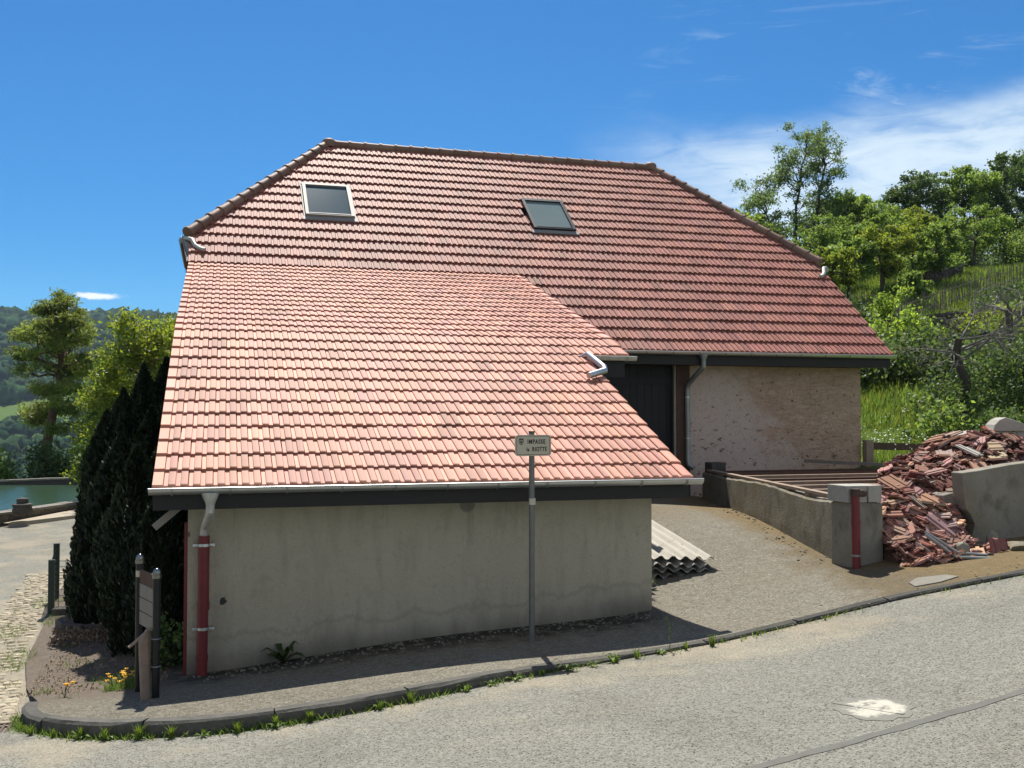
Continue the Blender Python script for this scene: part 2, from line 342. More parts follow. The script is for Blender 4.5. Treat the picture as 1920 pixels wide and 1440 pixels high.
def broken_mat():
    m, g, b, pos = newmat('broken_clay'); oc = pos
    t = g.attr('tint'); n = g.noise(oc, 14, 5, .65)
    oi = g.n('ShaderNodeObjectInfo')
    k = g.mix(oi.outputs['Random'], (.20, .085, .065), (.50, .29, .225))
    k = g.mix(g.sstep(g.math('FRACT', g.math('MULTIPLY', oi.outputs['Random'], 7.31)), .50, .85), k, (.30, .225, .185))
    k = g.mix(1.0, k, t, 'MULTIPLY')
    k = g.mix(g.math('MULTIPLY', g.sstep(n, .5, .75), .6), k, g.mix(g.noise(oc, 3, 3), (.10, .07, .058), (.50, .42, .35)))
    g.put(b.inputs['Base Color'], k); b.inputs['Roughness'].default_value = .85; b.inputs['Specular IOR Level'].default_value = .25
    g.put(b.inputs['Normal'], g.bump(n, .4, .005))
    return m
MAT['broken'] = broken_mat()
MAT['orange_tile'] = simple('orange_clay', (.52, .16, .08), .7, 0, .2, 10, .2)
MAT['rubble'] = simple('rubble_core', (.12, .062, .048), .95, 0, .5, 8, 1.0, .05)
MAT['seam'] = simple('tar_seam', (.115, .113, .10), .85, 0, .28, 7, .5)
MAT['grey_slab'] = simple('flag_slab', (.19, .178, .15), .9, 0, .35, 9, .5, .01)
# ---------------------------------------------------------------- mesh helpers
class MB:
    def __init__(s): s.v = []; s.f = []; s.t = []
    def add(s, vs, fs, tint=(1,1,1)):
        o = len(s.v); s.v += [tuple(map(float, p)) for p in vs]; s.t += [tint]*len(vs)
        s.f += [tuple(i+o for i in f) for f in fs]
    def box(s, a, b, tint=(1,1,1)):
        x0,y0,z0 = a; x1,y1,z1 = b
        s.add([(x0,y0,z0),(x1,y0,z0),(x1,y1,z0),(x0,y1,z0),(x0,y0,z1),(x1,y0,z1),(x1,y1,z1),(x0,y1,z1)],
              [(0,3,2,1),(4,5,6,7),(0,1,5,4),(1,2,6,5),(2,3,7,6),(3,0,4,7)], tint)
    def obox(s, c, ax, ay, az, tint=(1,1,1), jit=0, rng=None):
        """oriented box from centre and three half-axis vectors"""
        c, ax, ay, az = map(Vector, (c, ax, ay, az)); vs = []
        for k in (-1, 1):
            for i, j in ((-1,-1),(1,-1),(1,1),(-1,1)):
                p = c+ax*i+ay*j+az*k
                if jit: p += Vector((rng.uniform(-jit,jit), rng.uniform(-jit,jit), rng.uniform(-jit,jit)))
                vs.append(p)
        s.add(vs, [(0,3,2,1),(4,5,6,7),(0,1,5,4),(1,2,6,5),(2,3,7,6),(3,0,4,7)], tint)
    def bar(s, p, q, w, h, up=(0,0,1), tint=(1,1,1)):
        p, q = Vector(p), Vector(q); d = (q-p); L = d.length; d = d.normalized()
        u = Vector(up); sd = d.cross(u).normalized(); u = sd.cross(d).normalized()
        s.obox((p+q)/2, d*(L/2), sd*(w/2), u*(h/2), tint)
    def tube(s, pts, r, seg=10, cap=True, tint=(1,1,1)):
        pts = [Vector(p) for p in pts]; n = len(pts)
        rs = r if isinstance(r, (list, tuple)) else [r]*n
        o = len(s.v); prev = None
        for i, p in enumerate(pts):
            d = (pts[min(i+1,n-1)]-pts[max(i-1,0)]).normalized()
            ref = Vector((0,0,1)) if abs(d.z) < .95 else Vector((1,0,0))
            if prev is not None:
                u = (prev-d*prev.dot(d)).normalized()
            else: u = d.cross(ref).normalized()
            prev = u; w = d.cross(u)
            for k in range(seg):
                a = 2*math.pi*k/seg
                q = p+u*(math.cos(a)*rs[i])+w*(math.sin(a)*rs[i]); s.v.append(tuple(q)); s.t.append(tint)
        for i in range(n-1):
            for k in range(seg):
                a = o+i*seg+k; b = o+i*seg+(k+1)%seg; s.f.append((a, b, b+seg, a+seg))
        if cap:
            s.f.append(tuple(o+k for k in reversed(range(seg)))); s.f.append(tuple(o+(n-1)*seg+k for k in range(seg)))
    def lathe(s, c, prof, seg=16, tint=(1,1,1)):
        o = len(s.v)
        for r, z in prof:
            for k in range(seg):
                a = 2*math.pi*k/seg; s.v.append((c[0]+r*math.cos(a), c[1]+r*math.sin(a), c[2]+z)); s.t.append(tint)
        for i in range(len(prof)-1):
            for k in range(seg):
                a = o+i*seg+k; b = o+i*seg+(k+1)%seg; s.f.append((a, b, b+seg, a+seg))
        s.f.append(tuple(o+k for k in reversed(range(seg)))); s.f.append(tuple(o+(len(prof)-1)*seg+k for k in range(seg)))
    def prism(s, poly, ext, tint=(1,1,1)):
        """closed polygon (3-D points) extruded by a vector"""
        n = len(poly); e = Vector(ext); vs = [Vector(p) for p in poly]; vs += [p+e for p in vs]
        fs = [tuple(range(n)), tuple(reversed(range(n, 2*n)))]+[(i, i+n, (i+1)%n+n, (i+1)%n) for i in range(n)]
        s.add(vs, fs, tint)
    def build(s, name, mat, parent=None, smooth=False, origin=None, bevel=0):
        me = bpy.data.meshes.new(name); ov = Vector(origin) if origin is not None else Vector((0,0,0))
        me.from_pydata([tuple(Vector(p)-ov) for p in s.v], [], s.f); me.update()
        at = me.color_attributes.new('tint', 'FLOAT_COLOR', 'POINT')
        at.data.foreach_set('color', np.array([(*t[:3], 1) for t in s.t], 'f').ravel())
        return link(name, me, mat, parent, smooth, ov, bevel)
def link(name, me, mat, parent=None, smooth=False, loc=(0,0,0), bevel=0):
    import bmesh
    if len(me.polygons) < 60000:
        bm = bmesh.new(); bm.from_mesh(me); bmesh.ops.recalc_face_normals(bm, faces=bm.faces); bm.to_mesh(me); bm.free()
    o = bpy.data.objects.new(name, me); col.objects.link(o)
    me.materials.append(MAT[mat] if isinstance(mat, str) else mat)
    o.location = loc
    if smooth:
        me.polygons.foreach_set('use_smooth', [True]*len(me.polygons))
        try: me.set_sharp_from_angle(angle=R_(40))
        except Exception: pass
    if bevel:
        b = o.modifiers.new('bevel', 'BEVEL'); b.width = bevel; b.segments = 2; b.limit_method = 'ANGLE'
    if parent is not None:
        o.parent = parent; o.location = Vector(loc)-parent.location if parent.parent is None else Vector(loc)-parent.location-parent.parent.location
    return o
def tag(o, label=None, cat=None, group=None, kind=None):
    if label: o['label'] = label
    if cat: o['category'] = cat
    if group: o['group'] = group
    if kind: o['kind'] = kind
    return o
def empty(name, loc, label, cat, group=None):
    o = bpy.data.objects.new(name, None); col.objects.link(o); o.location = loc; o.empty_display_size = .2
    return tag(o, label, cat, group)
def struct(o): o['kind'] = 'structure'; return o
def dup(o, parent=None):
    c = o.copy(); col.objects.link(c)
    if parent is not None: c.parent = parent
    for ch in [x for x in bpy.data.objects if x.parent == o]: dup(ch, c)
    return c
def quads_mesh(name, V, tints, nper=4):
    """V: (N, nper, 3) array of separate polygons"""
    N = len(V); me = bpy.data.meshes.new(name)
    me.vertices.add(N*nper); me.loops.add(N*nper); me.polygons.add(N)
    me.vertices.foreach_set('co', V.astype('f').ravel())
    me.loops.foreach_set('vertex_index', np.arange(N*nper, dtype='i'))
    me.polygons.foreach_set('loop_start', np.arange(0, N*nper, nper, dtype='i'))
    me.polygons.foreach_set('loop_total', np.full(N, nper, 'i'))
    me.update()
    at = me.color_attributes.new('tint', 'FLOAT_COLOR', 'POINT')
    tt = np.ones((N, nper, 4), 'f'); tt[:, :, :3] = tints[:, None, :]
    at.data.foreach_set('color', tt.ravel()); return me
def raw_mesh(name, V, F, tint=None):
    me = bpy.data.meshes.new(name); me.from_pydata(V.tolist(), [], F.tolist() if hasattr(F, 'tolist') else F); me.update()
    at = me.color_attributes.new('tint', 'FLOAT_COLOR', 'POINT')
    tt = np.ones((len(V), 4), 'f')
    if tint is not None: tt[:, :3] = tint
    at.data.foreach_set('color', tt.ravel()); return me

# ---------------------------------------------------------------- lie of the land
CP = np.array([(-1.57,9.6,-2.66),(.22,8.08,-2.49),(2.7,8.57,-2.36),(4.75,9.55,-2.31),(8.2,8.87,-1.79),
(-.24,11.1,-2.78),(2.3,11.1,-2.51),(4.92,11.1,-2.30),(7.65,11.3,-1.9),(9.07,17.35,-1.65),(5.8,15.5,-1.6),(8,17.8,-1.5),
(11,10.5,-1.6),(14,9,-1.55),(14,14,-1.35),(-1,5.5,-2.55),(4,5,-2.2),(9,5,-1.75),(0,0,-2.3),(8,0,-1.8),(-6,5,-2.75),
(-5,13,-2.8),(-8,20,-2.82),(-12,27,-2.8),(-4,30,-2.75),(-1.2,15,-2.75),(-1,20,-2.7),(-15,10,-2.9),(-8,0,-2.7)], float)
def _fit():
    n = len(CP); A = np.zeros((n+3, n+3)); d = np.hypot(CP[:,None,0]-CP[None,:,0], CP[:,None,1]-CP[None,:,1])
    A[:n,:n] = d**3; A[:n,n] = 1; A[:n,n+1] = CP[:,0]; A[:n,n+2] = CP[:,1]; A[n:,:n] = A[:n,n:].T
    return np.linalg.solve(A, np.r_[CP[:,2], 0, 0, 0])
_W = _fit()
def road_z(x, y):
    x = np.asarray(x, float); y = np.asarray(y, float); n = len(CP)
    d = np.hypot(x[..., None]-CP[:,0], y[..., None]-CP[:,1])
    return d**3@_W[:n]+_W[n]+_W[n+1]*x+_W[n+2]*y
def ss(a, b, x):
    t = np.clip((np.asarray(x, float)-a)/(b-a), 0, 1); return t*t*(3-2*t)
def pave_z(x, y):
    x = np.asarray(x, float); y = np.asarray(y, float)
    step = .12-.088*ss(.5, 4.8, x); f = 1-ss(10, 12, y)*(1-ss(-1.6, -.3, x))
    return road_z(x, y)+np.maximum(step*f, .03)
def land_z(x, y):
    x = np.asarray(x, float); y = np.asarray(y, float)
    dx = np.maximum(np.maximum(-14-x, x-14), 0); dy = np.maximum(np.maximum(-4-y, y-30), 0); dd = np.hypot(dx, dy)
    w = 1-ss(0, 8, dd)
    base = -2.85+1.2*ss(-4, 10, x-.1*y)
    near = w*(road_z(np.clip(x, -18, 18), np.clip(y, -8, 34))-.1)+(1-w)*base
    hf = ss(2, 12, x-.1*y)*ss(10, 14, y+ss(16, 26, x)*8); u = .766*x+.643*y
    def soft(t): return np.where(t > 0, t*t/(t+3.0), 0)
    hill = hf*(.72*ss(19.5, 22.0, u)+.27*soft(np.minimum(u-26, 36))+.15*np.clip(u-62, 0, 240))
    r = np.hypot(x, y); azm = np.arctan2(x, y)
    valley = -.12*np.clip(y-52, 0, 480)*(1-ss(2, 12, x-.1*y))
    nz = .06*np.sin(azm*9+1)+.04*np.sin(azm*23+2)+.02*np.sin(azm*51)
    far = (201+70*nz-55*(azm+.10))*ss(560, 1750, r)*ss(1.9, 1.2, np.abs(azm))
    sd_ = (y-28.9)-1.65*(x+5.17)
    dip = 1.6*ss(.0, .9, sd_)*(1-ss(44.6, 45.2, y+.25*(x+5)))*(1-ss(-1.5, 1, x))*ss(18, 20, y)
    return near+hill+valley+far-dip
def lz(x, y): return float(land_z(x, y))
def rz(x, y): return float(road_z(x, y))
def pz(x, y): return float(pave_z(x, y))
def sheet(name, poly, res, fz, mat):
    """a sheet filling a plan polygon, following the height function"""
    poly = [Vector(p) for p in poly]; pts = []
    n = len(poly); ring = []
    for i in range(n):
        a, b = poly[i], poly[(i+1)%n]; k = max(1, int((b-a).length/res))
        for j in range(k): ring.append(a+(b-a)*(j/k))
    xs = [p.x for p in poly]; ys = [p.y for p in poly]
    from mathutils.geometry import intersect_point_tri_2d
    def inside(x, y):
        c = False; j = n-1
        for i in range(n):
            if (poly[i].y > y) != (poly[j].y > y) and x < (poly[j].x-poly[i].x)*(y-poly[i].y)/(poly[j].y-poly[i].y)+poly[i].x: c = not c
            j = i
        return c
    pts = list(ring); m = len(ring); x = min(xs)+res*.5
    while x < max(xs):
        y = min(ys)+res*.5
        while y < max(ys):
            if inside(x, y) and min((Vector((x, y))-q).length_squared for q in ring) > (res*.45)**2: pts.append(Vector((x, y)))
            y += res
        x += res
    V, E, F, *_ = delaunay_2d_cdt(pts, [(i, (i+1)%m) for i in range(m)], [], 1, 1e-6)
    A = np.array([(v.x, v.y) for v in V]); Z = fz(A[:,0], A[:,1])
    me = raw_mesh(name, np.c_[A, Z], [tuple(f) for f in F])
    return struct(link(name, me, mat, None, True))

# ground out to the far side of the valley, one sheet
rr = np.r_[np.arange(0.5, 30, .7), np.arange(30, 80, 1.6), np.geomspace(80, 2600, 60)]
aa = np.radians(np.r_[np.arange(-180, -30, 6), np.arange(-30, 75, 1.2), np.arange(75, 180, 6)])
RR, AA = np.meshgrid(rr, aa, indexing='ij'); X = RR*np.sin(AA); Y = RR*np.cos(AA); Z = land_z(X, Y)
na = len(aa); V = np.c_[X.ravel(), Y.ravel(), Z.ravel()]
F = [(i*na+j, (i+1)*na+j, (i+1)*na+(j+1)%na, i*na+(j+1)%na) for i in range(len(rr)-1) for j in range(na)]
F.append(tuple(range(na)))
ground = struct(link('ground', raw_mesh('ground', V, F), 'terrain', None, True))

# road
road = sheet('road', [(-14,-3),(16,-3),(16,10.6),(6,10.6),(0.3,10.2),(-.8,12),(-1.7,16),(-1.9,26),(-2.2,31.5),(-3.6,31.4),(-5.2,28.9),(-14,17.5)], .6, road_z, 'road')
KERB = [(-1.63,10.35),(-1.60,9.95),(-1.45,9.5),(-1.05,9.05),(-.5,8.75),(.25,8.55),(1.39,8.65),(2.86,9.05),(3.95,9.30),(4.9,9.40),(5.9,9.46),(6.9,9.46),(8.46,9.32),(11,9.5),(16,10)]
def resample(pts, step):
    P = [Vector(p) for p in pts]; out = [P[0].copy()]; acc = 0
    dense = []
    for i in range(len(P)-1):
        p0 = P[max(i-1,0)]; p1 = P[i]; p2 = P[i+1]; p3 = P[min(i+2,len(P)-1)]
        for k in range(24):
            t = k/24; dense.append(.5*((2*p1)+(p2-p0)*t+(2*p0-5*p1+4*p2-p3)*t*t+(3*p1-p0-3*p2+p3)*t**3))
    dense.append(P[-1])
    for a, b in zip(dense, dense[1:]):
        acc += (b-a).length
        if acc >= step: out.append(b.copy()); acc = 0
    return out
KP = resample(KERB, .25)
def knorm(i):
    a = KP[max(i-1,0)]; b = KP[min(i+1,len(KP)-1)]; d = (b-a).normalized(); return Vector((-d.y, d.x))
LEFT = [(-2.55,20.5),(-2.35,18.4),(-2.25,16),(-2.15,15),(-2.05,13),(-1.82,11.6)]
pp = [KP[i]+knorm(i)*.10 for i in range(0, len(KP), 2)]
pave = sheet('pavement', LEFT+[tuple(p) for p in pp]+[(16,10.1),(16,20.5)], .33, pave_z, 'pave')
# kerb: one long low stone edging with a joint every metre
mb = MB(); rng = random.Random(4)
i = 0; ns = len(KP)
while i < ns-4:
    seg = list(range(i, i+5)); vs = []; tn = rng.uniform(.75, 1.15)*(.55 if KP[i].x > 4.7 else 1); lift = rng.uniform(-.006, .006)
    for q, j in enumerate(seg):
        p = KP[j].copy(); nn = knorm(j)
        if q == 0: p += (KP[j+1]-p)*.03
        if q == 4: p += (KP[j-1]-p)*.03
        zt = pz(p.x+nn.x*.12, p.y+nn.y*.12)+.006+lift; z0 = rz(p.x, p.y)-.05
        a, c = p, p+nn*.125
        ch = min(.022, (zt-z0-.05)*.5)
        for (b, z) in ((a, z0), (a, zt-ch), (a+nn*ch, zt), (c, zt), (c, z0)):
            vs.append((b.x+rng.uniform(-.006,.006), b.y+rng.uniform(-.006,.006), z+rng.uniform(-.004,.004)))
    fs = []
    for q in range(4):
        for k in range(4): fs.append((q*5+k, (q+1)*5+k, (q+1)*5+k+1, q*5+k+1))
    fs += [(4,3,2,1,0), (20,21,22,23,24)]
    mb.add(vs, fs, (tn,)*3); i += 4
nt = MAT['kerb'].node_tree; gg = G(nt); bs = nt.nodes['Principled BSDF']; src = bs.inputs['Base Color'].links[0].from_socket; gg.put(bs.inputs['Base Color'], gg.mix(1.0, src, gg.attr('tint'), 'MULTIPLY'))
struct(mb.build('kerb', 'kerb', None))
# cobbled gutter strip on the left bend
mb = MB(); rng = random.Random(9)
LB = resample([(-1.60,9.75),(-1.66,10.35),(-1.82,11.6),(-2.05,13),(-2.15,15),(-2.25,16),(-2.35,18.4),(-2.5,20.5)], .13)
for i in range(1, len(LB)-1):
    d = (LB[i+1]-LB[i-1]).normalized(); nn = Vector((-d.y, d.x)); ww = .62
    k = 0; off = .02+rng.uniform(0, .05)
    while off < ww:
        w = rng.uniform(.08, .17); p = LB[i]+nn*(off+w/2)+d*rng.uniform(-.015,.015)
        if rng.random() < .93:
            z = rz(p.x, p.y)+.006+rng.uniform(-.004,.005); tn = rng.uniform(.75,1.2)
            a = rng.uniform(-.2,.2); dx = Vector((d.x*math.cos(a)-d.y*math.sin(a), d.x*math.sin(a)+d.y*math.cos(a), 0)); dy = Vector((-dx.y, dx.x, 0))
            hw, hl = w*.46, .055
            vs = []
            for s_, zz in ((1, -.03), (1, .008), (.72, .024)):
                for (u, v) in ((-1,-.6),(-.6,-1),(.6,-1),(1,-.6),(1,.6),(.6,1),(-.6,1),(-1,.6)):
                    q = Vector((p.x, p.y, z+zz))+dx*(u*hl*s_)+dy*(v*hw*s_); vs.append(q+Vector((rng.uniform(-.005,.005), rng.uniform(-.005,.005), rng.uniform(-.003,.003))))
            fs = [(a_, (a_+1)%8, (a_+1)%8+8, a_+8) for a_ in range(8)]+[(a_+8, (a_+1)%8+8, (a_+1)%8+16, a_+16) for a_ in range(8)]+[tuple(range(16,24))]
            mb.add(vs, fs, (tn, tn*.97, tn*.9))
        off += w
MAT['cobble'] = MAT['stone'].copy()
nt = MAT['cobble'].node_tree; gg = G(nt); bs = nt.nodes['Principled BSDF']
src = bs.inputs['Base Color'].links[0].from_socket
gg.put(bs.inputs['Base Color'], gg.mix(1.0, gg.mix(1.0, src, (1.75, 1.7, 1.55, 1), 'MULTIPLY'), gg.attr('tint'), 'MULTIPLY'))
struct(mb.build('cobblestone_gutter', 'cobble', None))
# bed of earth under the cobbles
bed = [tuple(p) for p in LB]+[tuple(LB[i]+Vector((-(LB[min(i+1,len(LB)-1)]-LB[max(i-1,0)]).normalized().y, (LB[min(i+1,len(LB)-1)]-LB[max(i-1,0)]).normalized().x))*.68) for i in range(len(LB)-1, -1, -1)]
MAT['earth'] = simple('earth_joints', (.24, .215, .165), .95, 0, .5, 14, .6, .01)
struct(sheet('cobble_bed', bed, .2, lambda x, y: road_z(x, y)+.014, 'earth'))
# tar seam and worn white patch of a cover in the road
def ribbon(name, pts, w, lift, mat, seed=1):
    P = resample(pts, .12); r = random.Random(seed); vs = []
    for i, p in enumerate(P):
        d = (P[min(i+1,len(P)-1)]-P[max(i-1,0)]).normalized(); nn = Vector((-d.y, d.x))
        for s_ in (-1, 1):
            q = p+nn*s_*w*.5*r.uniform(.7,1.25); vs.append((q.x, q.y, rz(q.x, q.y)+lift))
    me = raw_mesh(name, np.array(vs), [(2*i, 2*i+2, 2*i+3, 2*i+1) for i in range(len(P)-1)])
    return struct(link(name, me, mat))
ribbon('road_seam', [(2.6,5.85),(3.6,5.98),(4.6,6.14),(5.78,6.32),(7.2,6.54),(9.5,6.9)], .085, .004, 'seam', 5)
def patch_mat():
    m, g, b, pos = newmat('worn_whitewash')
    n = g.noise(pos, 9, 6, .7); f = g.noise(pos, 50, 3)
    ddx = g.n('ShaderNodeVectorMath'); ddx.operation = 'DISTANCE'; g.put(ddx.inputs[0], g.scalev(pos, (1, 1, 0))); ddx.inputs[1].default_value = (4.72, 6.60, 0)
    edge = g.sstep(g.math('ADD', ddx.outputs['Value'], g.math('MULTIPLY', g.math('SUBTRACT', g.noise(pos, 12, 5, .7), .5), .22)), .235, .17)
    k = g.mix(g.math('MULTIPLY', edge, g.sstep(n, .36, .50)), (.175, .172, .148), (.45, .43, .36))
    k = g.mix(g.math('MULTIPLY', g.sstep(f, .55, .7), .4), k, (.2, .19, .17))
    g.put(b.inputs['Base Color'], k); b.inputs['Roughness'].default_value = .9; g.put(b.inputs['Normal'], g.bump(n, .5, .01)); return m
MAT['worn_paint'] = patch_mat()
mb = MB(); rng = random.Random(3); N = 28; c0 = (4.72, 6.60)
vs = [(c0[0], c0[1], rz(*c0)+.006)]
for k in range(N):
    a = 2*math.pi*k/N; r = .27*rng.uniform(.86, 1.08); x = c0[0]+r*math.cos(a); y = c0[1]+r*1.15*math.sin(a); vs.append((x, y, rz(x, y)+.004))
mb.add(vs, [(0, 1+k, 1+(k+1)%N) for k in range(N)])
mb.bar((4.55, 6.86, rz(4.55,6.86)+.004), (4.80, 6.36, rz(4.80,6.36)+.004), .03, .008)
tag(mb.build('manhole_cover', 'worn_paint', None), 'worn whitish round manhole cover set flush in the grey road', 'manhole cover')
# iron drain grate at the kerb corner
mb = MB(); z = rz(-1.82, 9.6)+.012
mb.box((-2.05,9.38,z-.05),(-1.64,9.41,z)); mb.box((-2.05,9.79,z-.05),(-1.64,9.82,z))
for k in range(9): mb.box((-2.05+k*.048,9.41,z-.05),(-2.025+k*.048,9.79,z-.004))
MAT['iron'] = simple('rusty_iron', (.085, .055, .042), .7, .3, .4, 12, .3)
tag(mb.build('drain_grate', 'iron', None, origin=(-1.85,9.6,z)), 'rusty iron drain grate at the end of the cobbled gutter', 'drain grate')
# ---------------------------------------------------------------- the barn
barn = empty('barn', (5.0, 17.0, -1.9), 'long barn with half hipped red tile roof sweeping down over a low rendered lean-to', 'barn')
TW = .235
PROF = [(0,.000),(.004,.011),(.041,.011),(.046,.025),(.110,.025),(.1145,.011),(.1215,.0095),(.158,.0095),(.163,.025),(.2275,.025),(.232,.010),(.2345,0)]
# valleys of a tile are paler (washed clean) than its raised panels
PT = [.6,1.18,1.18,.62,.95,.62,.9,1.14,.62,.95,.6,.6]
def tile_rows(rows, P0, es, nrm, seed, name, mat, parent, clipL=None, clipR=None, vergeL=True, vergeR=True, e=.35, hfront=.030, tone=(1,1,1), spread=.16, skip=None):
    """rows: list of (s of the tile fronts, x left, x right). P0: a point of the eave line at x = 0"""
    rng = np.random.default_rng(seed); VV = []; FF = []; TT = []; o = 0
    es = np.array(es); nrm = np.array(nrm); P0 = np.array(P0, float); ex = np.array([1., 0, 0])
    SL = e+.045
    def emit(xs, hs, ts, s0, tint, dh, skew, ft):
        nonlocal o
        n = len(xs); L = []
        for k, (s, hb, kill) in enumerate(((0, hfront, 1), (.002, hfront, .45), (.016, hfront-.0015, 0), (SL, 0, 0))):
            for q in range(n):
                h = hs[q]
                if kill and h > .02: h = .0105+(h-.0105)*(1-kill)
                if kill == 1: h = hs[q]-ft if False else (min(hs[q], .011)-.024)
                xx = xs[q]
                VV.append(P0+ex*(xx+skew*s)+es*(s0+s+(.0 if k else .004))+nrm*(h+hb+dh)); 
                TT.append(tuple(np.array(tint)*(ts[q] if k > 1 else ts[q]*.9)))
        for k in range(3):
            for q in range(n-1):
                a = o+k*n+q; FF.append((a, a+1, a+n+1, a+n))
        o += 4*n
    for ri, (s0, xl, xr) in enumerate(rows):
        x = xl; first = True; off = (ri % 2)
        def tint():
            b = 1+rng.normal(0, spread*.55); w = rng.normal(0, 1)
            return np.array(tone)*np.array([b*(1+.02*w), b*(1+.032*w), b*(1-.01*w)])
        if vergeL:
            emit(np.array([0,.003,.100,.104])+x, [0,.02,.02,0], [.7,1.12,1.12,.7], s0, tint(), rng.normal(0,.001), 0, .02); x += .106
        if off:
            emit(np.array([p[0] for p in PROF[:6]])+x, [p[1] for p in PROF[:6]], PT[:6], s0, tint(), rng.normal(0,.0015), 0, .02); x += TW/2
        lim = xr-(.14 if vergeR else 0)
        while x < lim-.02:
            w = min(TW, lim-x+.06)
            cL = clipL(s0+e*.5) if clipL else -1e9; cR = clipR(s0+e*.5) if clipR else 1e9
            if x+TW > cL-.2 and x < cR+.2 and not (skip and skip(x+TW/2, s0+e/2)):
                xs = np.array([p[0] for p in PROF])+x
                if w < TW-.001: xs = np.minimum(xs, lim+.0)
                emit(xs, [p[1] for p in PROF], PT, s0, tint(), rng.normal(0,.0018), rng.normal(0,.004), .02)
            x += TW
        if vergeR:
            emit(np.array([0,.02,.10,.14,.150])+lim, [.012,.026,.024,.012,-.02], [.8,1.12,1.12,1,.7], s0, tint(), 0, 0, .02)
    V = np.array(VV)
    if clipL or clipR:
        S = (V-P0)@es
        if clipL: V[:,0] = np.maximum(V[:,0], clipL(S))
        if clipR: V[:,0] = np.minimum(V[:,0], clipR(S))
    me = raw_mesh(name, V, FF, np.clip(np.array(TT), 0, 2))
    return link(name, me, mat, parent)
thL, thI, thM = R_(24.5), R_(18.3), R_(40.0)
def dirs(t): return np.array([0, math.cos(t), math.sin(t)]), np.array([0, -math.sin(t), math.cos(t)])
esL, nL = dirs(thL); esI, nI = dirs(thI); esM, nM = dirs(thM)
DROP = .045
E0 = np.array([0, 10.61, -.68])-nL*DROP
K0 = E0+esL*(13*.35)
J0 = K0+esI*(15*.3505)
M0 = J0-esM*(7*.3555)              # main eave, right of the lean-to
nrow = 23
# lean-to and porch tiles
tile_rows([(k*.35, -.57+.004*k, 5.24 if k < 11 else 5.93) for k in range(13)], E0, esL, nL, 11, 'lean_to_roof', 'tile_low', barn, spread=.22)
tile_rows([(k*.3505, -.52+.004*k, 5.93) for k in range(15)], K0, esI, nI, 12, 'middle_roof', 'tile_low', barn, tone=(1.03,1.03,1.08), e=.3505, spread=.2)
# main roof, cut by the two half hips
zr = 6.29; Yr = J0[1]+(zr-J0[2])/math.tan(thM); sr = (zr-M0[2])/math.sin(thM)
sh = (3.46-M0[2])/math.sin(thM)
xLh = lambda s: np.where(np.asarray(s) < sh, -.47, -.47+(2.53+.47)*(np.asarray(s)-sh)/(sr-sh))
xRh = lambda s: np.where(np.asarray(s) < sh, 13.30, 13.30-(13.30-10.62)*(np.asarray(s)-sh)/(sr-sh))
rows = []
for k in range(nrow):
    s0 = k*.3555
    if s0+.2 > sr: break
    rows.append((s0, 5.90 if k < 7 else (-.47 if s0 < sh else float(xLh(s0))-.3), 13.30 if s0 < sh else 13.30))
lows = [r for r in rows if r[0] < sh]; ups = [r for r in rows if r[0] >= sh]
SKY = [(1.78, 2.78, 21.22, 22.26), (6.66, 7.63, 21.18, 22.18)]       # x0, x1, y0, y1
sky_skip = lambda x, s: any(a+.02 < x < b-.02 and c+.1 < M0[1]+s*math.cos(thM) < d-.1 for a, b, c, d in SKY)
tile_rows(rows, M0, esM, nM, 13, 'main_roof', 'tile_main', barn, clipL=xLh, clipR=xRh, vergeL=False, vergeR=False, e=.3555, hfront=.042, tone=(1,1,1), spread=.2, skip=sky_skip)
# boarding under the tiles (the slabs seen from the gable and from below)
def slab(name, pts, n, t, mat='fascia', lift=-.012):
    mb = MB(); n = Vector(n); mb.prism([Vector(p)+n*lift for p in pts], -n*t); return mb.build(name, mat, barn)
def PL(x, s): return E0+np.array([x,0,0])+esL*s
def PI_(x, s): return K0+np.array([x,0,0])+esI*s
def PM(x, s): return M0+np.array([x,0,0])+esM*s
slab('roof_boarding', [PL(-.55,.02),PL(5.2,.02),PL(5.2,3.84),PL(-.52,3.84)], nL, .07)
slab('roof_boarding', [PL(-.52,3.86),PL(5.88,3.86),PL(5.88,4.54),PL(-.51,4.54)], nL, .07)
slab('roof_boarding', [PI_(-.5,.01),PI_(5.88,.01),PI_(5.88,5.24),PI_(-.44,5.24)], nI, .07)
slab('roof_boarding', [PM(5.95,.02),PM(13.25,.02),PM(13.25,7*.3555),PM(5.95,7*.3555)], nM, .08)
slab('roof_boarding', [PM(-.42,7*.3555+.01),PM(13.25,7*.3555+.01),PM(13.25,sh),PM(10.6,sr-.02),PM(2.53,sr-.02),PM(-.42,sh)], nM, .08)
# half hips and the rear slope
Yb = 2*Yr-M0[1]; hy0 = float(PM(0,sh)[1]); hz = float(PM(0,sh)[2])
mb = MB()
rl = Vector((2.53, Yr, zr-.02)); rr_ = Vector((10.62, Yr, zr-.02))
a1 = Vector((-.62, hy0-.12, hz-.14)); a2 = Vector((-.62, 2*Yr-hy0+.12, hz-.14)); b1 = Vector((13.44, hy0-.12, hz-.14)); b2 = Vector((13.44, 2*Yr-hy0+.12, hz-.14))
mb.prism([a1, rl, a2], (0,0,-.07)); mb.build('half_hip', 'tile_main', barn)
mb = MB(); mb.prism([b1, b2, rr_], (0,0,-.07)); mb.build('half_hip', 'tile_main', barn)
mb = MB(); mb.prism([Vector((-.42, Yb, M0[2])), Vector((13.25, Yb, M0[2])), Vector((13.25, 2*Yr-hy0, hz-.03)), rr_, rl, Vector((-.42, 2*Yr-hy0, hz-.03))], (0,0,-.09))
mb.build('rear_roof', 'tile_main', barn)
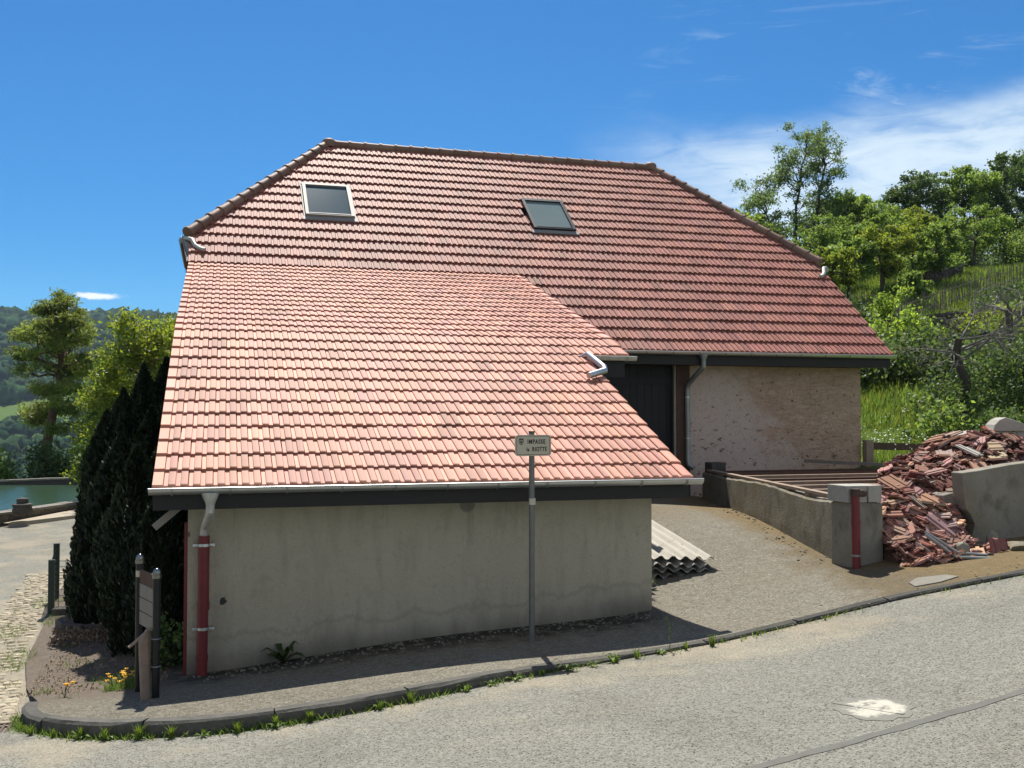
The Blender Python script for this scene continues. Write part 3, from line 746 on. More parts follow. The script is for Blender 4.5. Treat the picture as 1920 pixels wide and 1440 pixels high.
# ridge and hip caps: half-round clay tiles, each overlapping the next with a collar
def caps(name, p, q, r=.105, step=.39):
    mb = MB(); p, q = Vector(p), Vector(q); d = q-p; L = d.length; d.normalize(); n = max(1, round(L/step)); st = L/n; rg = random.Random(len(name)+int(L*10))
    for k in range(n):
        a = p+d*(k*st); b = p+d*((k+1)*st+.03); t = rg.uniform(.8, 1.25)
        mb.tube([a, a+d*.055, a+d*.056, b], [r*1.16, r*1.16, r, r*.93], 14, True, (t, t*rg.uniform(.92,1.05), t*.97))
    return mb.build(name, 'ridge', barn, True)
up = Vector((0, 0, .03))
caps('ridge_cap', Vector((2.62, Yr, zr))+up, Vector((10.55, Yr, zr))+up, .10, .36)
hl0 = Vector((-.5, hy0-.04, hz+.05)); hr0 = Vector((13.34, hy0-.04, hz+.05))
caps('hip_cap', hl0, Vector((2.5, Yr, zr))+up, .105, .36); caps('hip_cap', hr0, Vector((10.66, Yr, zr))+up, .105, .36)
for sx_, hx in ((1, 2.53), (-1, 10.64)):
    mb = MB(); mb.lathe((hx, Yr, zr-.04), [(.16,0),(.175,.08),(.15,.16),(.09,.2),(.03,.215)], 16); mb.build('ridge_finial', 'ridge', barn, True)
# skylights
def skylight(x0, x1, y0, y1, frame, glass, flash, label):
    root = None; s0 = (y0-M0[1])/math.cos(thM); s1 = (y1-M0[1])/math.cos(thM)
    def loc(x, s, h): return Vector(PM(x, s)+nM*h)
    w = .065; mb = MB()
    def piece(xa, xb, sa, sb, h0, h1, m):
        ps = [loc(xa,sa,h0),loc(xb,sa,h0),loc(xb,sb,h0),loc(xa,sb,h0)]; m.prism(ps, Vector(nM)*(h1-h0))
    piece(x0, x0+w, s0, s1, -.02, .125, mb); piece(x1-w, x1, s0, s1, -.02, .125, mb)
    piece(x0+w, x1-w, s0, s0+w*1.1, -.02, .120, mb); piece(x0+w, x1-w, s1-w*1.3, s1, -.02, .13, mb)
    fr = mb.build('skylight', frame, barn); tag(fr, label)
    mb = MB(); piece(x0+w*.9, x1-w*.9, s0+w, s1-w*1.2, .06, .092, mb); mb.build('pane', glass, fr)
    mb = MB(); piece(x0-.055, x1+.055, s0-.13, s0-.006, .045, .072, mb)
    if flash:
        piece(x0-.035, x0-.012, s0-.006, s1+.03, .03, .074, mb); piece(x1+.012, x1+.035, s0-.006, s1+.03, .03, .074, mb); piece(x0-.035, x1+.035, s1+.012, s1+.06, .03, .08, mb)
    mb.build('flashing', 'pale_frame', fr)
    mb = MB(); piece(x0+w*1.1, x1-w*1.1, s0+w*.55, s0+w*.95, .121, .128, mb); mb.build('sash_bar', frame, fr)
skylight(*SKY[0], 'pale_frame', 'glass', True, 'pale metal framed skylight near the left hip')
skylight(*SKY[1], 'black_frame', 'glass_b', False, 'black framed skylight in the middle of the roof')
# walls
def under(y):                                                     # height of the boarding over a y of the lean-to
    if y <= K0[1]: return E0[2]+(y-E0[1])*math.tan(thL)-.10
    return K0[2]+(y-K0[1])*math.tan(thI)-.10
def wall_box(name, x0, x1, y0, y1, z0, z1, mat):
    mb = MB(); mb.box((x0,y0,z0),(x1,y1,z1)); return mb.build(name, mat, barn)
WY = 11.1
mb = MB(); mb.prism([(-.24, WY, -3.1), (4.94, WY, -3.1), (4.94, WY, under(WY)), (-.24, WY, under(WY))], (0, .3, 0)); lw = mb.build('lean_to_wall', 'render', barn)
mb = MB()
for (x, z, rx, rz_) in ((.115,-1.92,.035,.045),):
    N = 12; rg = random.Random(2); o = [(x+rx*rg.uniform(.7,1.15)*math.cos(6.283*k/N), WY-.003, z+rz_*rg.uniform(.7,1.15)*math.sin(6.283*k/N)) for k in range(N)]
    mb.prism(o, (0, .002, 0))
mb.build('wall_hole', 'black_frame', lw)
mb = MB(); mb.prism([(4.64, WY+.3, -3), (4.64, 18.4, -3), (4.64, 18.4, under(18.4)), (4.64, K0[1], under(K0[1])), (4.64, WY+.3, under(WY+.3))], (.3, 0, 0)); mb.build('lean_to_wall', 'render', barn)
mb = MB(); mb.prism([(-.24, WY+.3, -3.2), (-.24, 28.4, -3.2), (-.24, 28.4, 2.0), (-.24, Yr+3, 3.15), (-.24, hy0, 3.15), (-.24, J0[1], under(J0[1])), (-.24, K0[1], under(K0[1])), (-.24, WY+.3, under(WY+.3))], (.3, 0, 0)); mb.build('gable_wall', 'render', barn)
mb = MB(); mb.prism([(12.6, 18.4, -2.2), (12.6, 28.9, -2.2), (12.6, 28.9, 1.2), (12.6, Yr+3, 3.2), (12.6, hy0+.1, 3.2), (12.6, 18.4, 1.35)], (.31, 0, 0)); mb.build('gable_wall', 'barn_wall', barn)
mb = MB(); mb.box((9.0, 18.4, -2.0), (12.598, 18.9, 1.45)); mb.build('barn_wall', 'barn_wall', barn)
mb = MB(); mb.box((-.2, 28.6, -2.6), (12.6, 28.9, 1.2)); mb.build('rear_wall', 'barn_wall', barn)
# barn door in shade, with its timber post and lintel
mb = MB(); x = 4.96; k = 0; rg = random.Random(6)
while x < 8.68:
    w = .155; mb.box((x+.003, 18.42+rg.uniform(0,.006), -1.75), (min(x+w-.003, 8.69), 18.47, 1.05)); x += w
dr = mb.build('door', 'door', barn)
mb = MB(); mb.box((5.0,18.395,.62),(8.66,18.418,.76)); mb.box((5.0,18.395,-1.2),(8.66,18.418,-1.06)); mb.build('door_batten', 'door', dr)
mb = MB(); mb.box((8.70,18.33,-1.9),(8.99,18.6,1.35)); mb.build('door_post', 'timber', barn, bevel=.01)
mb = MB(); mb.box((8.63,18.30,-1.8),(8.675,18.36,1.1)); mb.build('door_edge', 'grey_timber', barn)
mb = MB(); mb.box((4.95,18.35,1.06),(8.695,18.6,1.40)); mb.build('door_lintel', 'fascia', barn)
# fascias
Mf = Vector(PM(0, 0)); Lf = Vector(PL(0, 0)); Pf = Vector(PL(0, 11*.35))
mb = MB(); mb.box((-.56, Lf.y+.012, Lf.z-.205), (5.20, Lf.y+.045, Lf.z-.025)); mb.build('fascia', 'fascia', barn)
mb = MB(); mb.box((-.555, Lf.y+.05, Lf.z-.198), (5.195, WY-.004, Lf.z-.175)); mb.build('soffit', 'fascia', barn)
mb = MB(); mb.box((5.21, Pf.y+.012, Pf.z-.30), (5.87, Pf.y+.045, Pf.z-.06)); mb.build('fascia', 'fascia', barn)
mb = MB(); mb.box((5.93, Mf.y+.012, Mf.z-.235), (13.24, Mf.y+.045, Mf.z-.03)); mb.build('fascia', 'fascia', barn)
mb = MB(); mb.box((5.0, Mf.y+.05, Mf.z-.228), (13.235, 18.35, Mf.z-.20)); mb.build('soffit', 'fascia', barn)
# cheek between the porch roof and the main roof below it
mb = MB(); mb.prism([(5.86, Pf.y+.05, Pf.z-.12), (5.86, 18.3, under(18.3)-.02), (5.86, 18.3, under(18.3)-.5), (5.86, Pf.y+.05, Pf.z-.3)], (.03,0,0)); mb.build('porch_cheek', 'fascia', barn)
# verge boards at the left edge of the lean-to
mb = MB(); mb.prism([PL(-.57,0)-nL*.02, PL(-.52,4.55)-nL*.02, PL(-.52,4.55)-nL*.17, PL(-.57,0)-nL*.17], (.02,0,0)); mb.build('verge_board', 'fascia', barn)
# gutters: half round, front bead, clips
def gutter(name, x0, x1, y, z, r=.062, mat='zinc', fall=0.0, clips=.55):
    mb = MB(); N = 9; cs = [(y-r*math.cos(math.pi*k/N), z-r*math.sin(math.pi*k/N)) for k in range(N+1)]
    inner = [(y-(r-.004)*math.cos(math.pi*k/N), z-(r-.004)*math.sin(math.pi*k/N)) for k in range(N, -1, -1)]
    ring = cs+inner; n = len(ring); vs = []
    for x, dz in ((x0, 0), (x1, fall)): vs += [(x, a, b+dz) for a, b in ring]
    fs = [(i, (i+1)%n, (i+1)%n+n, i+n) for i in range(n)]+[tuple(range(n)), tuple(reversed(range(n, 2*n)))]
    mb.add(vs, fs)
    for x, dz in ((x0, 0), (x1, fall)): mb.add([(x, a, b+dz) for a, b in cs]+[(x+.004, a, b+dz) for a, b in cs], [tuple(range(N+1)), tuple(reversed(range(N+1, 2*N+2)))]+[(i, i+1, i+N+2, i+N+1) for i in range(N)])
    mb.tube([(x0, y-r, z), (x1, y-r, z+fall)], .008, 8)
    gt = mb.build(name, mat, barn, True)
    x = x0+.22
    while x < x1-.05:
        dz = fall*(x-x0)/(x1-x0); m2 = MB()
        pts = [(x, y-(r+.006)*math.cos(math.pi*k/8), z+dz-(r+.006)*math.sin(math.pi*k/8)) for k in range(9)]
        for a, b in zip(pts, pts[1:]): m2.bar(a, b, .022, .004, (1,0,0) if False else (0,0.3,1))
        x += clips; m2.build('gutter_clip', 'zinc_dull', gt)
    return gt
gutter('gutter', -.60, 5.32, Lf.y-.055, Lf.z+.012, .064)
gutter('gutter', 5.10, 6.02, Pf.y-.05, Pf.z+.0, .06, 'old_zinc')
gutter('gutter', 5.95, 13.32, Mf.y-.05, Mf.z+.005, .062)
# red downpipe at the left corner with zinc hopper and swan neck
gx = -.02; py_ = 11.02
mb = MB(); zt = Lf.z-.045; yt = Lf.y-.055
mb.lathe((gx, yt, zt-.11), [(.045,0),(.05,.02),(.085,.10),(.085,.12)], 14)
mb.tube([(gx, yt, zt-.09), (gx, yt, zt-.17), (gx-.02, yt+.10, zt-.26), (gx-.05, py_-.06, zt-.36), (gx-.06, py_-.02, zt-.44), (gx-.06, py_-.02, zt-.50)], [.044,.044,.043,.042,.042,.042], 14)
mb.build('swan_neck', 'old_zinc', barn, True)
px_ = gx-.06; yp = py_-.02
mb = MB(); zb = pz(px_, yp)-.03
mb.tube([(px_, yp, zt-.46), (px_, yp, -1.98)], .056, 16); mb.tube([(px_, yp, -1.90), (px_, yp, -1.98)], .061, 16); mb.tube([(px_-.005, yp, -1.98), (px_-.012, yp, zb)], .055, 16)
mb.tube([(px_-.01, yp, -2.44),(px_-.01, yp, -2.50)], .061, 16)
dp = mb.build('downpipe', 'red_pipe', barn, True)
for zz in (-1.32, -2.17):
    mb = MB(); mb.tube([(px_, yp, zz-.014), (px_, yp, zz+.014)], .0625, 16); mb.bar((px_-.105, yp, zz), (px_+.105, yp, zz), .014, .022)
    for s_ in (-1, 1): mb.tube([(px_+s_*.095, yp-.02, zz), (px_+s_*.095, yp+.075, zz)], .016, 8)
    mb.build('pipe_bracket', 'zinc', dp, True)
# grey downpipe of the barn
mb = MB(); gx = 9.02; zt = Mf.z-.05
mb.lathe((gx, Mf.y-.05, zt-.12), [(.045,0),(.05,.03),(.085,.11),(.085,.13)], 12); mb.build('pipe_outlet', 'zinc_dull', barn, True)
mb = MB(); mb.tube([(gx, Mf.y-.05, zt-.10), (gx, Mf.y-.05, zt-.22), (gx-.06, 18.1, zt-.42), (gx-.10, 18.27, zt-.56), (gx-.11, 18.29, zt-.66), (gx-.11, 18.29, -.86), (gx-.10, 18.27, -.96), (gx-.02, 18.2, -1.02)], .05, 12)
dp = mb.build('downpipe', 'zinc_dull', barn, True)
for zz in (.35, -.45):
    mb = MB(); mb.tube([(gx-.11, 18.29, zz), (gx-.11, 18.29, zz+.03)], .056, 12); mb.bar((gx-.11, 18.29, zz+.015), (gx-.11, 18.42, zz+.015), .02, .02); mb.build('pipe_bracket', 'zinc', dp, True)
# zinc pipe that carries the porch gutter down onto the lean-to tiles
h = Vector(nL)*.11
pts = [Vector((5.16, Pf.y-.06, Pf.z-.03)), Vector(PL(5.20, (13.95-E0[1])/math.cos(thL)))+h, Vector(PL(5.27, (13.50-E0[1])/math.cos(thL)))+h, Vector(PL(5.24, (13.38-E0[1])/math.cos(thL)))+h, Vector(PL(4.94, (13.22-E0[1])/math.cos(thL)))+h*.95]
mb = MB(); mb.tube(pts, .045, 12); mb.build('overflow_pipe', 'zinc', barn, True)
# little gutters of the half hips with their spouts over the roof
def hip_spout(x, sgn):
    mb = MB(); y = hy0-.02; z = hz-.10
    mb.tube([(x-sgn*.02, hy0+3.6, z), (x-sgn*.02, y-.10, z-.01)], .06, 10)
    mb.build('gutter', 'zinc_dull', barn, True)
    mb = MB(); mb.tube([(x-sgn*.02, y-.06, z+.0), (x+sgn*.06, y-.16, z+.02), (x+sgn*.16, y-.25, z-.01), (x+sgn*.22, y-.36, z-.14), (x+sgn*.32, y-.44, z-.21), (x+sgn*.40, y-.50, z-.24)], .042, 10)
    mb.build('spout', 'old_zinc', barn, True)
hip_spout(-.58, 1); hip_spout(13.44, -1)
# slatted eave closing of the left half hip, a little triangle seen from below
mb = MB(); mb.prism([(-.62, hy0-.10, hz-.02), (-.24, hy0-.10, hz-.06), (-.50, hy0-.62, hz-.58)], (0,.03,0)); ec = mb.build('eave_closing', 'zinc_dull', barn)
mb = MB()
for k in range(9):
    z = hz-.07-k*.05; mb.box((-.60+.012*k, hy0-.13-.055*k, z), (-.60+.012*k+.012, hy0+.5, z+.022))
mb.build('slat', 'fascia', ec)
# eave strut at the left corner, brown corner strip
mb = MB(); mb.bar((-.30, 10.92, -.90), (-.56, 10.90, -1.12), .03, .07); mb.build('eave_strut', 'grey_timber', barn)
mb = MB(); mb.box((-.275, 11.12, -2.95), (-.243, 11.18, -1.1)); mb.build('corner_strip', 'red_pipe', barn)
# ---------------------------------------------------------------- street name sign
def text_mesh(txt, size, sx, loc, name, mat, parent, align='LEFT'):
    cu = bpy.data.curves.new(name, 'FONT'); cu.body = txt; cu.size = size; cu.extrude = .0008; cu.align_x = align; cu.space_character = 1.22; cu.offset = .0016
    ob = bpy.data.objects.new(name, cu); col.objects.link(ob)
    dg = bpy.context.evaluated_depsgraph_get(); me = bpy.data.meshes.new_from_object(ob.evaluated_get(dg))
    bpy.data.objects.remove(ob); me.name = name
    M = Matrix.Translation(Vector(loc)) @ Matrix.Rotation(R_(90), 4, 'X') @ Matrix.Diagonal((sx, 1, 1, 1)); me.transform(M)
    me.materials.clear()
    o = bpy.data.objects.new(name, me); col.objects.link(o); me.materials.append(MAT[mat])
    if parent is not None:
        o.parent = parent; o.location = -parent.location-(parent.parent.location if parent.parent else Vector())
    return o
SX, SY = 3.22, 10.30; SZ = pz(SX, SY)
ST = -.185
sg = empty('street_sign', (SX, SY, SZ), 'grey pole carrying a cream street name plate in front of the rendered wall', 'street sign')
mb = MB(); mb.tube([(SX, SY, SZ-.2), (SX, SY, ST+.012)], .030, 16); mb.build('pole', 'pole', sg, True)
mb = MB(); mb.tube([(SX, SY, ST+.012), (SX, SY, ST+.026)], .033, 16); mb.build('pole_cap', 'letter', sg, True)
mb = MB(); mb.box((SX-.031, SY-.033, -.93), (SX+.031, SY-.0, -.865)); mb.build('sticker', 'plate', sg)
def rrect(x0, x1, z0, z1, r, n=6):
    o = []
    for cx, cz, a0 in ((x1-r, z1-r, 0), (x0+r, z1-r, 90), (x0+r, z0+r, 180), (x1-r, z0+r, 270)):
        for k in range(n+1):
            a = R_(a0+90*k/n); o.append((cx+r*math.cos(a), cz+r*math.sin(a)))
    return o
PW, PH = .396, .222; px0 = SX-.196; pz1 = ST-.012; yf = SY-.048
mb = MB(); mb.prism([(x, yf, z) for x, z in rrect(px0, px0+PW, pz1-PH, pz1, .036)], (0, .014, 0)); plate = mb.build('plate', 'plate', sg, bevel=.002)
def ring_band(x0, x1, z0, z1, r, w, y, th):
    a = rrect(x0, x1, z0, z1, r); b = rrect(x0+w, x1-w, z0+w, z1-w, max(.004, r-w)); n = len(a); mb = MB()
    vs = [(x, y, z) for x, z in a]+[(x, y, z) for x, z in b]
    mb.add(vs, [(i, (i+1)%n, (i+1)%n+n, i+n) for i in range(n)]); return mb
ring_band(px0+.015, px0+PW-.015, pz1-PH+.014, pz1-.012, .026, .0042, yf-.0015, 0).build('border', 'letter', plate)
text_mesh('IMPASSE', .0640, .715, (px0+.134, yf-.002, pz1-.093), 'lettering', 'letter', plate)
text_mesh('la', .0560, .70, (px0+.124, yf-.002, pz1-.171), 'lettering', 'letter', plate)
text_mesh('RIOTTE', .0640, .64, (px0+.186, yf-.002, pz1-.171), 'lettering', 'letter', plate)
ex, ez = px0+.067, pz1-.072
sh_ = [(-.024,.036),(-.012,.031),(0,.036),(.012,.031),(.024,.036),(.025,.0),(.020,-.018),(.010,-.030),(0,-.036),(-.010,-.030),(-.020,-.018),(-.025,.0)]
mb = MB(); mb.add([(ex+a, yf-.0015, ez+b) for a, b in sh_], [tuple(range(12))]); mb.build('emblem', 'letter', plate)
mb = MB(); mb.add([(ex+a*.8, yf-.0022, ez+b*.72-.004) for a, b in sh_], [tuple(range(12))]); mb.build('emblem_field', 'emblem_light', plate)
mb = MB()
mb.add([(ex+.013*math.cos(6.283*k/12), yf-.0029, ez-.002+.015*math.sin(6.283*k/12)) for k in range(12)], [tuple(range(12))])
mb.build('emblem_disc', 'letter', plate)
mb = MB(); mb.add([(ex-.004, yf-.0036, ez-.006), (ex+.008, yf-.0036, ez+.001), (ex+.003, yf-.0036, ez+.010), (ex-.002, yf-.0036, ez+.004)], [(0,1,2,3)]); mb.build('emblem_charge', 'emblem_light', plate)
for zz in (pz1-.06, pz1-PH+.06):
    mb = MB(); mb.box((SX-.05, SY-.034, zz-.012), (SX+.05, SY-.028, zz+.012)); mb.tube([(SX, SY, zz-.012), (SX, SY, zz+.012)], .034, 12); mb.build('clamp', 'zinc_dull', sg)

# ---------------------------------------------------------------- hiking direction sign on two posts
A = Vector((-.66, 10.42, 0)); B = Vector((-.48, 9.90, 0)); A.z = pz(A.x, A.y); B.z = pz(B.x, B.y)
ds = empty('direction_sign', ((A+B)/2), 'two dark ball capped posts holding four grey boards beside the kerb', 'sign board')
for p, zt in ((A, -1.385), (B, -1.455)):
    mb = MB(); mb.tube([(p.x, p.y, p.z-.2), (p.x, p.y, zt)], .034, 18); po = mb.build('post', 'post', ds, True)
    mb = MB(); mb.lathe((p.x, p.y, zt), [(.040,-.02),(.041,.012),(.036,.014),(.036,.022),(.038,.03),(.030,.055),(.016,.068),(.004,.072)], 18); mb.build('post_cap', 'chrome', po, True)
mb = MB(); mb.tube([(A.x-.0, A.y, -1.53), (A.x, A.y, -1.47)], .0355, 18); mb.build('yellow_mark', 'sign_yellow' if 'sign_yellow' in MAT else 'plate', ds, True)
d = (B-A); d.z = 0; d.normalize(); a0 = A+d*.037; b0 = B-d*.037
for k in range(4):
    zt = -1.455-.131*k
    mb = MB(); p = Vector((a0.x, a0.y, zt)); q = Vector((b0.x, b0.y, zt-.012*0)); n = Vector((-d.y, d.x, 0))*.009; t = .85+.1*k if k else .6
    mb.prism([p+n, q+n, q+n-Vector((0,0,.121)), p+n-Vector((0,0,.121))], -n*2, (t,t,t)); bd = mb.build('board', 'timber' if k == 0 else 'grey_timber', ds)
for zz in (-2.02, -2.27):
  mb = MB(); mb.tube([(B.x+.04*math.cos(6.283*k/14), B.y+.04*math.sin(6.283*k/14), zz) for k in range(15)], .005, 6, False)
  mb.build('wire_tie', 'zinc_dull', ds, True)
# rough plank tied against the right post
p0 = Vector((B.x-.075, B.y-.03, B.z+.0)); p1 = Vector((B.x-.075, B.y+.01, -1.99))
mb = MB(); mb.prism([p0+Vector((-.035,-.02,-.02)), p0+Vector((.028,.03,-.02)), p1+Vector((.03,.05,.03)), p1+Vector((-.0,.02,.05)), p1+Vector((-.06,-.03,-.05))], (-.018,.022,0))
tag(mb.build('plank', 'old_timber', None, origin=p0), 'rough split plank standing against the nearer sign post', 'plank')
mb = MB(); mb.bar(p1+Vector((-.16,.0,-.10)), p1+Vector((.03,.05,.06)), .03, .018); tag(mb.build('wood_strip', 'old_timber', None, origin=p1), 'short slanting wood strip nailed on top of the rough plank', 'wood strip')

# ---------------------------------------------------------------- stack of corrugated sheets by the lean-to
rng = random.Random(21)
names = ['lowest corrugated fibre cement sheet of the stack beside the lean-to', 'second corrugated sheet from the bottom of the stack beside the lean-to',
         'middle corrugated sheet of the stack beside the lean-to', 'second corrugated sheet from the top of the stack beside the lean-to', 'topmost pale weathered corrugated sheet of the stack beside the lean-to']
def corrugated(W, L, wl=.177, amp=.026, th=.0075, seed=0):
    r = random.Random(seed); N = int(W/wl*12); mb = MB(); xs = [W*k/N for k in range(N+1)]; M = 6
    for top in (1, 0):
        for j in range(M+1):
            for x in xs:
                y = L*j/M+(r.uniform(-.012, .012) if j in (0, M) else 0); mb.v.append((x, y, amp*math.cos(2*math.pi*x/wl)+(th if top else 0))); mb.t.append((1,1,1))
    n = N+1; o = (M+1)*n
    for j in range(M):
        for k in range(N):
            a = j*n+k; mb.f.append((a, a+1, a+n+1, a+n)); mb.f.append((o+a, o+a+n, o+a+n+1, o+a+1))
    for k in range(N):
        mb.f.append((k, o+k, o+k+1, k+1)); a = M*n+k; mb.f.append((a, a+1, o+a+1, o+a))
    for j in range(M):
        a = j*n; mb.f.append((a, a+n, o+a+n, o+a)); a = j*n+N; mb.f.append((a, o+a, o+a+n, a+n))
    return mb
pitch = math.atan2(.30, 2.0)
for k in range(5):
    o = corrugated(.98, 2.25, seed=k).build('corrugated_sheet', 'fibre', None, True)
    o.location = (5.30+rng.uniform(-.03,.03)+(.0 if k < 4 else .03), 12.12+rng.uniform(-.06,.07), -2.13+k*.082+rng.uniform(-.01,.01)); o.rotation_euler = (pitch, R_(3.2)+rng.uniform(-.008,.008), rng.uniform(-.03,.03))
    tag(o, names[k], 'roofing sheet', 'corrugated sheets stacked beside the lean-to')
for yy, w, l in ((13.9, .10, 'squared timber bearer at the back under the stack of corrugated sheets'), (12.75, .09, 'squared timber bearer near the front under the corrugated sheets')):
    z = pz(5.85, yy); zt = -2.11+(yy-12.12)*math.tan(pitch)-.045
    mb = MB(); mb.box((5.34, yy-w/2, z-.05), (6.30, yy+w/2, zt)); tag(mb.build('bearer', 'old_timber', None, origin=(5.8, yy, z)), l, 'timber')

# ---------------------------------------------------------------- garden wall of the drive with its end pillar, and the joists behind it
RWn, RWf = Vector((7.62, 11.25, 0)), Vector((9.02, 17.9, 0)); rd = (RWf-RWn).normalized(); rn = Vector((rd.y, -rd.x, 0))   # rn points to the garden
rw = empty('retaining_wall', (7.8, 11.2, -1.9), 'low mossy concrete retaining wall with a block pillar beside the drive', 'wall')
mb = MB(); rg = random.Random(8); N = 40; vs = []
for k in range(N+1):
    t = k/N; p = RWn+(RWf-RWn)*t
    zt = -1.075+rg.uniform(-.008, .008)-(.05*math.sin(t*9)*(1-t))
    for q, (off, z) in enumerate(((0, -2.4), (.004*math.sin(k*1.3), -1.6), (.012+.004*math.sin(k*.9+1), zt-.03), (.04, zt), (.24, zt+rg.uniform(-.01,.01)), (.26, -2.4))):
        a = p+rn*off; vs.append((a.x, a.y, z))
fs = [(k*6+q, (k+1)*6+q, (k+1)*6+q+1, k*6+q+1) for k in range(N) for q in range(5)]+[(5,4,3,2,1,0), tuple(N*6+q for q in range(6))]
mb.add(vs, fs); mb.build('wall_body', 'mossy', rw)
mb = MB(); mb.obox((7.83, 11.26, -1.72), (.235,.02,0), (-.02,.20,0), (0,0,.64), jit=.012, rng=rg); mb.build('pillar', 'mossy', rw, bevel=.012)
z = pz(7.62, 11.02)
mb = MB(); mb.tube([(7.635, 11.0, z-.05), (7.63, 11.0, -.99)], .05, 14); mb.tube([(7.633,11.0,-1.35),(7.633,11.0,-1.28)], .056, 14)
dp = mb.build('downpipe', 'red_pipe', rw, True)
mb = MB(); mb.tube([(7.63, 11.0, -.99), (7.63, 11.0, -.90)], .056, 14); mb.tube([(7.63, 10.99, -.96), (7.70, 10.97, -.95), (7.76, 11.02, -.96)], .047, 12); mb.build('pipe_elbow', 'dark_rust' if 'dark_rust' in MAT else 'iron', dp, True)
for zz in (-1.72,):
    mb = MB(); mb.tube([(7.633, 11.0, zz-.012), (7.633, 11.0, zz+.012)], .057, 14); mb.bar((7.633,11.0,zz), (7.633,11.1,zz), .02, .02); mb.build('pipe_bracket', 'zinc_dull', dp)
for k, (x0, x1, lab) in enumerate(((7.53, 7.84, 'larger concrete block capping the pillar beside the red drain pipe'), (7.846, 8.05, 'smaller concrete block on the pillar next to the tile heap'))):
    mb = MB(); mb.obox(((x0+x1)/2, 11.25, -.972), ((x1-x0)/2, .01, 0), (-.01, .19, 0), (0, 0, .105), jit=.004, rng=rg)
    tag(mb.build('concrete_block', 'block', None, origin=((x0+x1)/2, 11.25, -1.08), bevel=.006), lab, 'concrete block', 'concrete blocks on the walls')
# joists over the sunken yard
for k in range(7):
    y = 12.6+k*.78; p = RWn+(RWf-RWn)*((y-11.25)/6.65)+rn*.05; x1 = 9.9+.55*k if k < 5 else 12.7
    mb = MB(); mb.box((p.x, y-.05, -1.16+rg.uniform(0,.012)), (x1, y+.05, -1.03+rg.uniform(0,.012)))
    lab = ['nearest', 'second nearest', 'third nearest', 'fourth nearest', 'third farthest', 'second farthest', 'farthest'][k]+' weathered joist laid level between the drive wall and the barn yard'
    tag(mb.build('joist', 'old_timber' if k in (0,1,2,4) else 'timber', None, origin=(p.x, y, -1.06)), lab, 'timber', 'joists over the sunken yard')
mb = MB(); a = RWn+rd*.55+rn*.09; b = RWf-rd*.2+rn*.09; mb.bar((a.x, a.y, -1.045), (b.x, b.y, -1.035), .11, .04)
tag(mb.build('wall_plate', 'old_timber', None, origin=(a.x, a.y, -.95)), 'long weathered board lying along the top of the drive wall', 'timber')
mb = MB(); mb.bar((12.9, 15.6, -.94), (11.4, 18.1, -.90), .1, .06); mb.bar((12.9, 15.6, -.98), (12.9, 15.7, -1.6), .08, .08); tag(mb.build('skew_beam', 'grey_timber', None, origin=(12, 17, -1)), 'grey beam lying askew over the joists near the barn corner', 'timber')
mb = MB(); mb.box((9.05, 17.55, -1.7), (9.35, 17.85, -.88)); tag(mb.build('wall_stub', 'dark_stone', None, origin=(9.2, 17.7, -1.7), bevel=.015), 'dark stone stub at the far end of the drive wall', 'wall stub')
# rail fence at the barn corner
fz = lz(13.05, 18.3)
rf = empty('rail_fence', (13.02, 18.3, -1.2), 'single rail brown wooden fence at the right corner of the barn', 'fence')
mb = MB(); mb.box((12.93, 18.24, -1.9), (13.10, 18.38, -.50)); mb.build('fence_post', 'old_timber', rf)
mb = MB(); mb.bar((13.1, 18.3, -.62), (15.6, 18.9, -.70), .05, .15); mb.build('rail', 'timber', rf)
mb = MB(); mb.box((15.5, 18.85, -1.9), (15.64, 18.99, -.58)); mb.build('fence_post', 'old_timber', rf)

# ---------------------------------------------------------------- broken concrete wall on the right and what lies on it
bw = []
top = [(9.38,-.74),(9.62,-.72),(10.2,-.645),(11.2,-.56),(12.6,-.45),(14.5,-.35)]
poly = [(14.5,-2.2),(9.62,-2.2),(9.60,-1.75),(9.52,-1.60),(9.58,-1.42),(9.50,-1.28),(9.44,-1.22),(9.40,-1.0)]+top
mb = MB(); mb.prism([(x, 11.2+.05*(x-9.4), z) for x, z in poly], (.02, .24, 0)); o = mb.build('concrete_wall', 'mossy', None, origin=(11, 11.3, -1.7), bevel=.012)
tag(o, 'mossy concrete wall with a broken left end holding back the tile heap', 'wall')
mb = MB(); mb.prism([(9.30,11.42,-2),(9.46,11.40,-2),(9.50,11.38,-1.2),(9.38,11.40,-1.02),(9.28,11.44,-1.05)], (.0,.3,0)); mb.prism([(9.52,11.19,-2),(9.70,11.17,-2),(9.64,11.18,-1.5),(9.55,11.2,-1.55)], (0,.2,0))
tag(mb.build('broken_wall_stub', 'stone', None, origin=(9.4,11.4,-1.8), bevel=.01), 'pale crumbling wall stump where the concrete wall has broken off', 'wall stub')
rg = random.Random(31)
def blk(c, h, rot, lab, mat='block', cat='concrete block', grp='concrete blocks on the walls', name='concrete_block', jit=.006):
    ca, sa = math.cos(rot), math.sin(rot); mb = MB()
    mb.obox(c, (h[0]*ca, h[0]*sa, 0), (-h[1]*sa, h[1]*ca, 0), (0, 0, h[2]), jit=jit, rng=rg)
    return tag(mb.build(name, mat, None, origin=c, bevel=.008), lab, cat, grp)
def slabst(pts, y, d, lab, mat='block'):
    mb = MB(); mb.prism([(x, y+rg.uniform(-.02,.02), z) for x, z in pts], (.05, d, 0)); return tag(mb.build('stone_slab', mat, None, origin=(pts[0][0], y, pts[0][1]), bevel=.015), lab, 'stone slab', 'slabs on the block wall')
